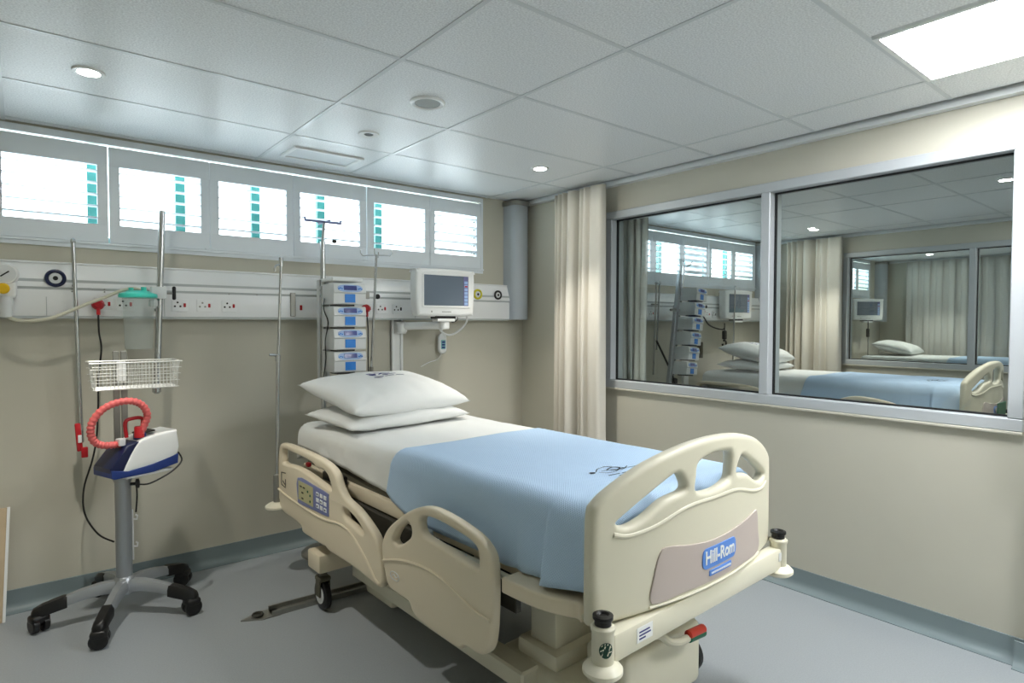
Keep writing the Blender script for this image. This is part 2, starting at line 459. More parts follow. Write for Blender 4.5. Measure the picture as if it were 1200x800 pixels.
t = thing('ceiling_speaker', 'round white ceiling speaker between the two downlights', 'speaker', (-1.864, -1.54, H))
MB().lathe([(.060, 0), (.060, -.006), (.072, -.010), (.080, -.006), (.082, 0)], n=28).build('ring', WHITE, t)
MB().lathe([(.0601, -.001), (.058, -.005), (.0, -.007)][:2] + [(.01, -.007)], n=28).build('grille', mat('speaker_grille', (176, 182, 182), .6), t)
t = thing('unlit_downlight', 'small unlit round spotlight set in the ceiling above the vent', 'ceiling light', (-1.865, -.938, H))
MB().lathe([(.026, 0), (.026, -.004), (.052, -.006), (.056, 0)], n=24).build('trim_ring', WHITE, t)
MB().lathe([(.0255, -.001), (.022, -.005)], n=20).build('lens', DARK, t)
t = thing('ceiling_vent', 'flat rectangular white vent in the ceiling above the shutters', 'vent', (-1.885, -.35, H))
f_ = MB()
for lo, hi in (((-.215, -.125, -.012), (.215, -.102, .002)), ((-.215, .102, -.012), (.215, .125, .002)), ((-.215, -.102, -.012), (-.190, .102, .002)), ((.190, -.102, -.012), (.215, .102, .002))):
    f_.box(lo, hi, .003, 1)
f_.build('frame', WHITE, t, smooth=0)
MB().box((-.19, -.102, -.004), (.19, .102, .001)).build('plate', CEILP, t, smooth=0)

# ================================================================== BACK WALL SERVICES
def trunking(ox, label, full=True):
    t = thing('bedhead_trunking', label, 'trunking', (ox, 0, 1.49))
    up = MB()
    up.prism([(0, .160), (-.088, .160), (-.088, .168), (-.052, .276), (-.046, .283), (0, .283)], 3.9-.206, lambda a, b_, t_: Vector((-3.9+t_, a, b_)))
    up.build('upper_cover', TRUNK, t)
    MB().box((-3.9, -.085, .012), (-.206, 0, .148), .005, 2).build('lower_cover', TRUNK, t)
    MB().box((-3.9, -.082, .0), (-.206, 0, .2)).build('shadow_gap', TRUNKD, t, smooth=0)
    MB().box((-3.9, -.056, .281), (-.206, 0, .291), .002, 1).build('top_lip', TRUNK, t, smooth=0)
    if full:
        def sock(x, hole=BLACK, sw=RED, z=.078):
            pl = place('socket_plate', plate_mesh([rrect(-.042, -.036, .042, .036, .006)], .006, .002, 'socket_plate', TRUNK, lambda a, b_, d: (a, -d, b_)), t, (x, -.087, z))
            h = MB()
            for dx, dz in ((-.012, .016), (-.026, -.006), (.002, -.006)): h.cyl((dx, -.0035, dz), (dx, -.002, dz), .0055, n=10)
            h.build('pin_hole', hole, pl)
            MB().box((.018, -.0075, -.010), (.030, -.002, .012), .002, 1).build('rocker_switch', sw, pl)
        for x in (-2.886, -2.623, -2.36, -1.36): sock(x)
        sock(-2.494, STEELD); sock(-1.235, BLACK, BLACK); sock(-2.985); sock(-1.475)
        # single rocker
        MB().box((-1.936, -.091, .060), (-1.922, -.083, .092), .002, 1).build('rocker_switch', RED, t)
        MB().box((-1.512, -.089, .145), (-1.452, -.083, .195), .003, 1).build('switch_plate', STEELD, t)
        MB().lathe([(.018, 0), (.018, .006), (.012, .008)], (-1.392, -.084, .163), 16, Matrix.Rotation(PI/2, 3, 'X')).build('black_rocker', BLACK, t)
        MB().box((-1.998, -.097, .02), (-1.966, -.083, .17), .003, 1).build('joint_cover', STEELD, t, smooth=0)
        s = MB()
        for x in (-2.70, -.70, -1.09): s.box((x-.0015, -.0862, .014), (x+.0015, -.084, .146))
        s.box((-3.228, -.0862, .014), (-3.225, -.084, .110))
        s.build('seam', TRUNKD, t, smooth=0)
        sc = MB()
        for x, z in ((-3.12, .152), (-3.12, .140), (-2.98, .155), (-2.98, .142), (-2.36, .150), (-2.2, .15)): sc.cyl((x, -.0885, z), (x, -.083, z), .004, n=8)
        sc.build('screw', STEELD, t)
    return t
tr = trunking(0, 'long white wall trunking with sockets and gas outlets under the shutters')
trunking(P, 'white wall trunking behind the glass at the bed in the next room')
RX = Matrix.Rotation(PI/2, 3, 'X')
def gas_outlet(x, z, ring, label, r0=.046):
    t = thing('gas_outlet', label, 'gas outlet', (x, -.086, z))
    MB().lathe([(r0*.62, 0), (r0*.66, .010), (r0*.78, .013), (r0*.95, .010), (r0, 0)], n=28, M=RX).build('ring', ring, t)
    MB().lathe([(r0*.60, 0), (r0*.58, .006), (r0*.30, .008)], n=24, M=RX).build('face', GREYW, t)
    MB().lathe([(r0*.26, .0), (r0*.24, .0095), (r0*.12, .0095)], n=16, M=RX).build('port', BLACK if ring is not LIME else DARK, t)
gas_outlet(-3.188, 1.695, NAVYD, 'round gas outlet with a thick navy ring on the trunking')
gas_outlet(-.531, 1.695, LIME, 'round yellow gas outlet on the trunking right of the monitor', .042)
gas_outlet(-.330, 1.695, BLACK, 'round gas outlet with a black ring at the trunking end', .038)
# corner riser
def riser(ox, label):
    t = thing('corner_riser', label, 'pipe casing', (ox, 0, 0))
    m = MB()
    prof = [(-.205, 0), (-.205, -.09), (-.195, -.125), (-.17, -.145), (-.13, -.155), (-.10, -.155), (-.065, -.145), (-.045, -.125), (-.035, -.09), (-.035, 0)]
    m.prism(prof, 2.435-1.497, lambda a, b_, t_: Vector((a, b_, 1.497+t_)))
    m.build('casing', RISER, t, smooth=40)
    c = MB(); c.prism([(a*1.0+(-.012 if a < -.12 else .012), b_-.012 if b_ < 0 else 0) for a, b_ in prof], .035, lambda a, b_, t_: Vector((a, b_, 2.43+t_)))
    c.build('collar', STEELD, t, smooth=40)
riser(0, 'grey rounded pipe casing rising to the ceiling in the room corner')
riser(P, 'grey pipe casing in the corner of the room behind the glass')
riser(2*P-.26, 'grey pipe casing in the corner of the farthest room')
# suction regulator
t = thing('suction_regulator', 'white wall suction regulator with dial and yellow knob at left edge', 'regulator', (-3.385, -.088, 1.49))
MB().lathe([(.055, 0), (.055, .045), (.048, .055)], (0, 0, .215), 28, RX).build('gauge_body', WHITE, t)
MB().lathe([(.042, .05), (.042, .057)], (0, 0, .215), 28, RX).build('dial', GREYW, t)
MB().box((-.003, -.0595, -.022), (.003, -.0565, .02), M=Matrix.Translation((0, 0, .215)) @ Matrix.Rotation(.9, 4, 'Y')).build('needle', BLACK, t, smooth=0)
MB().box((-.045, -.05, .10), (.045, 0, .185), .015, 3).build('body', WHITE, t)
MB().lathe([(.026, .04), (.026, .075), (.020, .08)], (-.008, 0, .143), 18, RX).build('knob', YELLOW, t)
MB().lathe([(.022, -.055), (.028, -.02), (.028, .03), (.024, .045)], (.0, -.03, .06), 18).build('trap_cup', GREYW, t)
# suction hose
hp = [(-3.378, -.12, 1.50), (-3.362, -.13, 1.487), (-3.33, -.15, 1.478), (-3.28, -.17, 1.478), (-3.21, -.19, 1.492), (-3.13, -.2, 1.53), (-3.07, -.21, 1.562), (-2.99, -.22, 1.60), (-2.92, -.23, 1.635), (-2.872, -.235, 1.648), (-2.84, -.237, 1.642), (-2.825, -.24, 1.628)]
tag(MB().tube(smooth_pts(hp, False, 5), .0085, 10).build('suction_hose', TUBE), 'cream hose sagging from wall regulator to the teal-lidded canister', 'hose')

def cord(name, pts, rad, m, owner, k=6):
    """a lead given in room coordinates, built as a part of the thing it belongs to"""
    Mi = (Matrix.Translation(owner.location) @ owner.rotation_euler.to_matrix().to_4x4()).inverted()
    return MB().tube([Mi @ Vector(p) for p in smooth_pts(pts, False, k)], rad, 8).build(name, m, owner)
# red plugs
def plug(x, z, label, y=-.096):
    t = thing('power_plug', label, 'plug', (x, y, z))
    MB().lathe([(.028, 0), (.030, .012), (.026, .030), (.016, .040)], n=18, M=RX).build('body', RED, t)
    MB().tube([(0, -.025, -.015), (0, -.03, -.035), (0, -.03, -.055)], .009, 8).build('cord_grip', RED, t)
    return t
plug_a = plug(-3.012, 1.565, 'red plug in the trunking socket left of the canister')
plug_b = plug(-1.49, 1.567, 'red plug in the trunking socket right of the pump stack')
cord('power_cord', [(-3.012, -.125, 1.515), (-3.01, -.11, 1.42), (-3.0, -.1, 1.33), (-3.015, -.1, 1.18), (-3.02, -.1, 1.0), (-3.03, -.1, .85), (-3.05, -.10, .74), (-3.09, -.12, .60), (-3.09, -.16, .48), (-3.04, -.22, .38), (-2.975, -.26, .335)], .0045, BLACK, plug_a)
cord('pump_cord', [(-1.49, -.125, 1.517), (-1.495, -.15, 1.42), (-1.52, -.2, 1.25), (-1.56, -.28, 1.05), (-1.62, -.33, .85), (-1.65, -.30, .55), (-1.75, -.25, .35)], .0045, BLACK, plug_b)
# thin steel drip poles
t = thing('drip_pole', 'thin steel drip pole at far left with a red clip at its foot', 'pole', (-3.10, -.14, .80))
MB().tube([(-.015, 0, 1.08), (.005, 0, .05)], .0095, 12).build('tube', STEEL, t)
MB().lathe([(.006, 0), (.012, .01), (.010, .025), (.004, .03)], (-.015, 0, 1.07), 12).build('tip', STEEL, t)
q = MB(); q.box((-.016, -.012, .005), (.010, .012, .15), .005, 2, Matrix.Rotation(-.06, 4, 'Y')); q.box((.0, -.016, -.03), (.030, -.004, .025), .005, 2)
q.build('clip', RED, t)
MB().box((-.012, -.017, .05), (.004, -.012, .09), .002, 1).build('clip_tag', WHITE, t)
MB().tube([(-.010, 0, .86), (-.012, .06, .86)], .009, 10).build('bracket', STEELD, t)
t = thing('pole_with_clamp', 'thick steel pole beside the suction canister with black clamp knob', 'pole', (-2.735, -.17, 1.10))
MB().tube([(-.022, 0, .0), (.018, 0, .98)], .0165, 14).build('tube', STEEL, t)
MB().lathe([(.010, -.02), (.022, -.01), (.022, .012), (.016, .02)], (-.023, 0, .0), 14).build('foot_knob', STEEL, t)
MB().box((-.045, -.028, .50), (.030, .026, .565), .006, 2).build('clamp', GREYW, t)
MB().cyl((.028, 0, .532), (.065, 0, .532), .007, n=10).build('clamp_screw', STEELD, t)
MB().box((.060, -.012, .495), (.078, .012, .570), .008, 3).build('clamp_knob', BLACK, t)
MB().tube([(-.005, .01, .44), (-.005, .085, .44)], .010, 10).build('bracket', STEELD, t)
# suction canister
t = thing('suction_canister', 'clear suction canister with teal lid clamped to the thick pole', 'canister', (-2.848, -.25, 1.33))
MB().lathe([(.058, 0), (.064, .006), (.070, .255), (.073, .262), (.073, .266), (.02, .266)], n=32).build('jar', CLEAR, t)
MB().lathe([(.074, .268), (.088, .270), (.090, .278), (.086, .290), (.060, .298), (.050, .306), (.02, .308)], n=32).build('lid', TEALL, t)
MB().cyl((.022, -.03, .30), (.022, -.03, .325), .013, n=12).build('lid_port', TEALL, t)
MB().cyl((-.03, .01, .30), (-.03, .01, .322), .012, n=12).build('lid_port', TEALL, t)
MB().box((.055, .01, .225), (.092, .05, .262), .004, 1).build('holder', GREYW, t)

# ------------------------------------------------------------------ trolley with warming unit
TX, TY = -2.945, -.375
t = thing('trolley', 'silver five-legged trolley stand on black casters beside the wall', 'trolley', (TX, TY, 0))
MB().lathe([(.036, .115), (.036, .70), (.03, .705)], n=24).build('column', SILVER, t)
MB().lathe([(.030, .10), (.050, .105), (.052, .15), (.042, .185), (.037, .19)], n=24).build('hub', SILVER, t)
leg_m = None
for k, a in enumerate((175, 247, 319, 31, 103)):
    ang = math.radians(a); R = Matrix.Rotation(ang, 3, 'Z')
    L = .35 if k != 4 else .325
    lg = MB(); pr = []
    path = [(.02, .148), (.10, .150), (.18, .140), (.27, .118), (L-.02, .098)]
    # tapered arm, rectangular with rounded top
    n = len(path); rings = []
    for (d, z) in path:
        w = .030 - .010*(d/L); h = .030 - .010*(d/L)
        rings.append([lg.bm.verts.new(R @ Vector((d, y, z+zz))) for y, zz in ((-w, -h), (w, -h), (w, h*.2), (w*.6, h*.9), (-w*.6, h*.9), (-w, h*.2))])
    for A, B in zip(rings, rings[1:]):
        for j in range(6): lg.bm.faces.new((A[j], A[(j+1) % 6], B[(j+1) % 6], B[j]))
    lg.bm.faces.new(rings[0][::-1]); lg.bm.faces.new(rings[-1])
    lo = lg.build('leg', SILVER, t, 50)
    cap = MB(); rings = []
    for (d, z, w, h) in ((L-.115, .118, .026, .028), (L-.10, .118, .030, .030), (L-.02, .100, .028, .028), (L+.015, .090, .024, .022), (L+.024, .086, .014, .012)):
        rings.append([cap.bm.verts.new(R @ Vector((d, y, z+zz))) for y, zz in ((-w, -h*.8), (w, -h*.8), (w, h*.3), (w*.6, h), (-w*.6, h), (-w, h*.3))])
    for A, B in zip(rings, rings[1:]):
        for j in range(6): cap.bm.faces.new((A[j], A[(j+1) % 6], B[(j+1) % 6], B[j]))
    cap.bm.faces.new(rings[0][::-1]); cap.bm.faces.new(rings[-1])
    cap.build('end_cap', BLACK, lo, 50)
    # twin wheel caster
    c0 = R @ Vector((L-.005, 0, 0)); ca = MB()
    sw = math.radians([20, 75, 100, 60, 40][k]); ax = Vector((math.cos(sw), math.sin(sw), 0))
    cy_ = 0.0
    for sgn in (-1, 1):
        A = c0 + Vector((0, 0, .039)) + ax*sgn*.008; B = c0 + Vector((0, 0, .039)) + ax*sgn*.036
        ca.tube([A, A+ax*sgn*.003, B-ax*sgn*.005, B], [.034, .039, .039, .032], 20)
    ca.cyl(c0+Vector((0, 0, .03)), c0+Vector((0, 0, .080)), .015, n=12)
    fw_ = Vector((-ax.y, ax.x, 0))
    ca.box((-.038, -.034, .044), (.038, .034, .084), .014, 3, Matrix.Translation(c0) @ Matrix.Rotation(sw, 4, 'Z'))
    co = ca.build('caster', BLACK, t)
    MB().lathe([(.017, .078), (.017, .086)], c0, 14).build('swivel_plate', STEEL, co)
# knob, cable hooks, upper posts
MB().cyl((.030, -.02, .655), (.055, -.03, .655), .008, n=10).build('knob_stem', BLACK, t)
MB().lathe([(.012, 0), (.024, .004), (.024, .016), (.014, .02)], (.05, -.028, .655), 16, Matrix.Rotation(PI/2, 3, 'Y')).build('height_knob', BLACK, t)
q = MB(); q.box((.037, -.006, .26), (.043, .006, .52), .002, 1)
for z in (.47, .33): q.tube([(.04, 0, z), (.058, -.002, z-.004), (.060, -.002, z+.014), (.052, -.002, z+.02)], .0045, 6)
q.build('cable_hook_strip', WHITE, t)
for dx in (-.012, .022):
    MB().box((dx-.014, .066, .67), (dx+.014, .087, 1.325), .003, 1).build('upper_post', STEELD, t, smooth=0)
MB().box((-.035, .030, .66), (.045, .09, .70), .004, 1).build('post_bracket', SILVER, t)
# wire basket on the posts
q = MB(); bx0, bx1, by0, by1, bz0, bz1 = -.130, .240, -.140, .060, 1.145, 1.275
def rect_loop(ins, z): return [(bx0+ins, by0+ins, z), (bx1-ins, by0+ins, z), (bx1-ins, by1-ins, z), (bx0+ins, by1-ins, z)]
def rloop(mb, ins, z, rad):
    mb.tube(smooth_pts([(bx0+ins+.02, by0+ins, z), (bx1-ins-.02, by0+ins, z), (bx1-ins, by0+ins+.02, z), (bx1-ins, by1-ins-.02, z), (bx1-ins-.02, by1-ins, z), (bx0+ins+.02, by1-ins, z), (bx0+ins, by1-ins-.02, z), (bx0+ins, by0+ins+.02, z)], True, 3), rad, 6, True)
rloop(q, 0, bz1, .004)
q.build('basket_rim', PEARL, t)
q = MB()
for z in (bz0+.002, bz0+.035, bz0+.068, bz0+.10): rloop(q, .012*(bz1-z)/.13, z, .0019)
n = 22
for k in range(n+1):
    x = bx0+.012+(bx1-bx0-.024)*k/n
    q.tube([(x, by0, bz1), (x, by0+.012, bz0), (x, by1-.012, bz0), (x, by1, bz1)], .0017, 5)
for k in range(8):
    y = by0+.012+(by1-by0-.024)*k/7
    q.tube([(bx0, y, bz1), (bx0+.012, y, bz0), (bx1-.012, y, bz0), (bx1, y, bz1)], .0017, 5)
q.build('basket_wires', PEARL, t)
MB().box((-.012, .050, 1.17), (.030, .066, 1.27), .003, 1).build('basket_plate', WHITE, t)

# warming unit on top of the column
DX, DY, DZ = TX, TY-.055, .718
t = thing('warming_unit', 'white and navy bedside unit with sloped front on the trolley column', 'medical device', (DX, DY, DZ), math.radians(20))
warm = t
def dev(poly, y0, y1, name, m, bev=.006):
    me = plate_mesh([poly], y1-y0, bev, name, m, lambda a, b_, d: (a, (y0+y1)/2+d, b_), smooth=40)
    return place(name, me, t)
dev(smooth_pts([(-.045, .03), (.012, .140), (.065, .178), (.205, .195), (.222, .185), (.224, .07), (.10, .035), (-.03, .022)], True, 3), -.085, .085, 'housing', WHITE, .012)
dev([(-.098, .008), (-.085, .0), (.10, .0), (.222, .022), (.226, .07), (.10, .042), (-.02, .028), (-.098, .045)], -.088, .088, 'lower_shell', NAVY, .004)
dev([(-.098, .03), (-.100, .052), (-.020, .152), (.040, .165), (.03, .12), (-.02, .03)], -.080, .080, 'front_panel', NAVYD, .006)
MB().box((-.03, -.08, -.012), (.20, .08, .002), .004, 1).build('base_plate', WHITE, t)
MB().box((.07, -.04, .186), (.15, .03, .194), .002, 1, Matrix.Rotation(-.08, 4, 'Y')).build('top_display', DARK, t)
MB().box((.215, -.055, .085), (.236, -.025, .125), .004, 1).build('power_inlet', BLACK, t)
MB().lathe([(.028, .178), (.028, .205), (.021, .212), (.021, .225)], (.062, -.03, -.01), 20).build('hose_socket', NAVY, t)
q = MB(); q.tube(smooth_pts([(.0, -.03, .185), (-.005, -.03, .26), (.03, -.03, .275), (.075, -.03, .27), (.075, -.03, .235)], False, 4), .009, 8)
q.build('carry_strap', RED, t)
MB().box((-.045, -.055, .15), (-.015, -.015, .185), .003, 1).build('hose_outlet', GREYW, t)
hoop = []
cx0, cz0 = -2.952, .975
for k in range(0, 41):
    a = math.radians(-38 + 300*k/40)
    hoop.append((cx0+.118*math.cos(a)*1.08, DY-.03-.06*math.sin((a+.4)/2), cz0+.112*math.sin(a)))
hoop[0] = (DX+.062, DY-.03, .925)
hoop = [(DX+.062, DY-.03, .905), (DX+.085, DY-.035, .955), (DX+.098, DY-.045, 1.01), (DX+.075, DY-.055, 1.06), (DX+.03, DY-.065, 1.085), (DX-.03, DY-.07, 1.083), (DX-.085, DY-.07, 1.058), (DX-.125, DY-.07, 1.01), (DX-.138, DY-.065, .955), (DX-.125, DY-.058, .905), (DX-.09, DY-.05, .88), (DX-.04, DY-.04, .875), (DX-.02, DY-.036, .876)]
hp = smooth_pts(hoop, False, 10); m = MB()
m.tube(hp, [.0165 + .0022*math.sin(i*1.9) for i in range(len(hp))], 12)
tag(m.build('corrugated_hose', REDH, smooth=60), 'red corrugated hose looped above the white and navy unit', 'hose')
q = MB(); q.lathe([(.022, 0), (.022, .05), (.019, .055)], (DX+.064, DY-.03, .898), 16)
q.build('hose_cuff', RED, bpy.data.objects['corrugated_hose'])
cord('unit_cord', [(DX+.232, DY-.045, .805), (DX+.245, DY-.06, .76), (DX+.19, DY-.09, .715), (DX+.10, DY-.095, .675), (DX+.055, DY-.075, .672)], .0042, BLACK, warm)
cord('short_cord', [(DX+.05, DY-.012, .66), (DX+.052, DY-.012, .60), (DX+.046, DY-.012, .52)], .004, BLACK, warm)
# leaning board at the left edge
t = thing('wooden_board', 'pale wooden board with white edge leaning on wall at left edge', 'board', (-3.415, -.125, .0), 0)
Mt = Matrix.Rotation(-.145, 4, 'X') @ Matrix.Rotation(.05, 4, 'Y')
MB().box((-.45, -.009, 0.0), (-.012, .009, .55), .002, 1, Mt).build('panel', WOODB, t, smooth=0)
MB().box((-.012, -.010, 0.0), (0, .010, .552), .001, 1, Mt).build('edge_strip', WHITE, t, smooth=0)

# ------------------------------------------------------------------ pump stack
def pump(loc, label, group, rotz=0):
    t = thing('infusion_pump', label, 'infusion pump', loc, rotz, group)
    # body 0.215 wide, 0.125 high; front at -y
    me = plate_mesh([[(-.20, .0), (-.012, .0), (0, .008), (.0, .062), (.022, .075), (.012, .118), (.0, .126), (-.20, .126)]], .215, .005, 'body', WHITE, lambda a, b_, d: (d, -a, b_), smooth=30)
    me.transform(Matrix.Identity(4))
    for v in me.vertices: v.co.y = -v.co.y - .0
    for v in me.vertices: v.co = (v.co.x, -v.co.y, v.co.z)
    place('body', me, t)
    return t
def make_pump(loc, label, group, rotz=0):
    t = thing('infusion_pump', label, 'infusion pump', loc, rotz, group)
    def fn(a, b_, d): return (d, -a, b_)          # a = distance towards the viewer
    place('body', plate_mesh([[(-.17, .0), (.0, .0), (.006, .006), (.008, .070), (.014, .074), (.004, .122), (-.002, .127), (-.17, .127)]], .212, .004, 'body', GREYW, fn, 30), t)
    # blue oval keypad on the tilted upper face
    up = Vector((0, .010, .048)).normalized()
    def face(a, b_, d): # a across, b up the face
        p = Vector((0, -.0095, .099)) + Vector((a, 0, 0)) + up*b_ + Vector((0, -up.z, up.y))*d
        return p
    oval = [(.080*math.copysign(abs(math.cos(2*PI*k/32))**.6, math.cos(2*PI*k/32)), .0225*math.copysign(abs(math.sin(2*PI*k/32))**.8, math.sin(2*PI*k/32))) for k in range(32)]
    place('keypad', plate_mesh([oval], .004, .001, 'keypad', PPALE, face), t)
    place('display', plate_mesh([rrect(-.042, -.012, .042, .016, .003)], .008, .001, 'display', PLCD, face), t)
    k_ = MB()
    for sx_ in (-1, 1):
        for q_ in range(3): 
            p = face(sx_*(.054+.010*q_), -.004+.004*(q_ % 2), .003); k_.cyl(p, p+Vector((0, -.003, 0)), .004, n=8)
    k_.build('key', PBLUE, t)
    MB().box((-.034, -.0105, .012), (.034, -.0070, .064), .001, 1).build('door', PBLUE, t, label='bright blue door')
    MB().box((-.10, -.0088, .067), (.10, -.0072, .070)).build('door_seam', TRUNKD, t, smooth=0)
    f_ = MB(); f_.box((-.085, -.004, -.010), (.03, .10, .001)); f_.build('clip_foot', BLACK, t, smooth=0)
    return t
proto_pump = None
names_ = ['topmost', 'second from the top', 'third from the top', 'fourth, lowest visible']
for k in range(4):
    loc = (-1.752, -.43, 1.582-.139*k)
    lab = names_[k] + ' infusion pump of the stack behind the pillow'
    if proto_pump is None: proto_pump = make_pump(loc, lab, 'infusion pumps stacked beside the trunking'); o = proto_pump
    else:
        o = copy_tree(proto_pump); o.location = loc
    o['label'] = lab
t = thing('pump_stand', 'steel stand carrying the stacked infusion pumps, blue hanger on top', 'stand', (-1.842, -.235, 0))
stand_a = t
MB().tube([(0, 0, .05), (.0, 0, 1.98)], .0165, 14).build('pole', STEEL, t)
MB().tube([(0, 0, 1.98), (.01, 0, 2.10)], .009, 10).build('upper_tube', STEEL, t)
q = MB(); q.box((-.115, -.010, 2.098), (.125, .010, 2.112), .004, 1)
for x in (-.11, .115): q.tube([(x, 0, 2.105), (x*1.05, -.005, 2.125)], .006, 8)
q.tube([(.01, -.09, 2.103), (.01, .09, 2.103)], .006, 8)
q.build('hanger', LAV, t, label='lavender blue hanger bar')
MB().lathe([(.008, 0), (.012, .006), (.012, .02), (.008, .026)], (.055, -.02, 1.985), 12, Matrix.Rotation(PI/2, 3, 'Y')).build('set_knob', DARK, t)
MB().box((-.028, .0, 1.10), (-.020, .035, 1.74), .003, 1).box((.018, -.022, 1.12), (.030, .01, 1.74)).build('rack_rail', GREYW, t, smooth=0)
MB().box((-.015, -.185, 1.725), (.185, .02, 1.745), .006, 2).box((-.015, -.02, 1.70), (.0, .02, 1.745)).build('top_bar', WHITE, t)
MB().lathe([(.145, 0), (.145, .015), (.13, .028), (.04, .05), (.02, .08)], n=28).build('base', STEELD, t)
cord('pump_cable', smooth_pts([(-1.86, -.30, 1.62), (-1.875, -.33, 1.55), (-1.862, -.36, 1.47), (-1.872, -.34, 1.36), (-1.862, -.32, 1.24), (-1.87, -.30, 1.12)], False, 3), .0035, BLACK, stand_a, 2)
# drip stand behind the bed
t = thing('drip_stand', 'thin steel drip stand with four hooks behind the pillow', 'drip stand', (-1.46, -.20, 0))
MB().tube([(-.095, 0, .04), (-.04, 0, 1.10), (.005, 0, 1.93)], .0085, 10).build('pole', STEEL, t)
for k in range(4):
    q = MB()
    a = PI/4+k*PI/2+.2; d = Vector((math.cos(a), math.sin(a), 0)); o0 = Vector((.005, 0, 1.925))
    q.tube([o0, o0+d*.05, o0+d*.09+Vector((0, 0, -.004)), o0+d*.105+Vector((0, 0, .015)), o0+d*.105+Vector((0, 0, .035))], .0038, 6)
    q.build('hook', STEEL, t)
MB().lathe([(.014, 0), (.014, .03), (.009, .035)], (-.037, 0, 1.14), 12).build('collar', STEELD, t)
MB().lathe([(.125, 0), (.125, .02), (.05, .035), (.012, .05)], (-.095, 0, 0), 24).build('base', SILVER, t)

# ------------------------------------------------------------------ patient monitor
def make_monitor(loc, label, rotz=0, cables=True):
    t = thing('patient_monitor', label, 'monitor', loc, rotz)
    # w .49 h .33 : body in local x (-.245..245), z (0..0.33)
    out = smooth_pts([(-.232, .03), (-.20, .006), (0, .0), (.20, .006), (.232, .03), (.243, .17), (.240, .31), (.222, .328), (0, .336), (-.222, .328), (-.240, .31), (-.243, .17)], True, 4)
    place('housing', plate_mesh([out], .10, .022, 'housing', WHITE, lambda a, b_, d: (a, .03+d, b_), 45), t)
    place('bezel', plate_mesh([rrect(-.200, .062, .196, .300, .010), rrect(-.185, .078, .181, .288, .004)[::-1]], .012, .003, 'bezel', WHITE, lambda a, b_, d: (a, -.018+d, b_), 45), t)
    MB().box((-.186, -.0215, .076), (.140, -.017, .290)).build('screen', SCREEN, t, smooth=0, label='dark blue-grey screen')
    MB().box((.141, -.0215, .076), (.183, -.017, .290)).build('touch_column', SCREENS, t, smooth=0)
    q = MB()
    for k in range(7): q.box((.147, -.0225, .084+.025*k), (.177, -.021, .104+.025*k), .001, 1)
    q.build('touch_key', PPALE, t, smooth=0)
    MB().box((.150, -.0232, .212), (.174, -.0226, .222)).build('red_mark', RED, t, smooth=0)
    q = MB()
    for k in range(9): q.box((-.04+.0085*k, -.0215, .032), (-.034+.0085*k, -.0195, .038))
    q.build('maker_lettering', STEELD, t, smooth=0)
    MB().box((-.128, -.0215, .030), (-.120, -.0195, .042)).build('button', STEELD, t, smooth=0)
    MB().box((-.09, -.015, -.012), (.08, .055, .006), .004, 1).build('under_slot', BLACK, t, smooth=0)
    MB().box((-.075, -.02, -.034), (.07, .06, -.012), .006, 2).build('mount_plate', WHITE, t)
    return t
mon = make_monitor((-1.008, -.36, 1.512), 'white patient monitor with dark screen on wall arm above bed')
t = thing('wall_channel', 'white vertical mounting channel on wall below monitor with swing arm', 'wall mount', (-1.205, 0, 0))
MB().box((-.045, -.030, .12), (-.026, 0, 1.49), .003, 1).box((.026, -.030, .12), (.045, 0, 1.49), .003, 1).box((-.045, -.012, .12), (.045, 0, 1.49)).build('rail', WHITE, t, smooth=0)
MB().lathe([(.034, 0), (.040, .01), (.040, .06), (.034, .07)], (0.01, -.07, 1.40), 20).build('arm_joint', WHITE, t)
MB().box((-.03, -.075, 1.39), (.05, -.01, 1.48), .01, 2).build('carriage', WHITE, t)
MB().tube([(.01, -.075, 1.445), (.12, -.2, 1.45), (.20, -.33, 1.452)], .028, 12).build('arm', WHITE, t)
MB().lathe([(.030, 0), (.036, .006), (.036, .05), (.028, .056)], (.20, -.34, 1.425), 18).build('tilt_joint', WHITE, t)
cord('monitor_lead', [(-.80, -.33, 1.53), (-.79, -.30, 1.47), (-.82, -.25, 1.41), (-.87, -.2, 1.38), (-.93, -.18, 1.41), (-.955, -.2, 1.46)], .0075, WHITE, mon)
cord('thin_lead', [(-.96, -.33, 1.50), (-.93, -.33, 1.475), (-.89, -.33, 1.49), (-.87, -.31, 1.51)], .004, BLACK, mon)
t = thing('nurse_call_handset', 'small white handset with teal keypad hanging below monitor', 'handset', (-.835, -.045, 1.235))
hs = t
place('body', plate_mesh([rrect(-.036, 0, .036, .155, .034, 8)], .032, .012, 'body', WHITE, lambda a, b_, d: (a, d, b_), 50), t)
place('keypad', plate_mesh([rrect(-.020, .035, .020, .105, .008)], .006, .001, 'keypad', KEYT, lambda a, b_, d: (a, -.0165+d, b_), 50), t)
q = MB()
for k in range(3): q.box((-.014, -.021, .042+.02*k), (.014, -.019, .055+.02*k), .001, 1)
q.build('key', PLCD, t, smooth=0)
cord('handset_cord', [(-.835, -.045, 1.388), (-.83, -.04, 1.42), (-.80, -.05, 1.46), (-.76, -.075, 1.495)], .004, WHITE, hs)
cord('handset_loop', [(-.83, -.035, 1.24), (-.86, -.012, 1.19), (-.93, -.008, 1.17), (-1.0, -.008, 1.14)], .003, WHITE, hs)

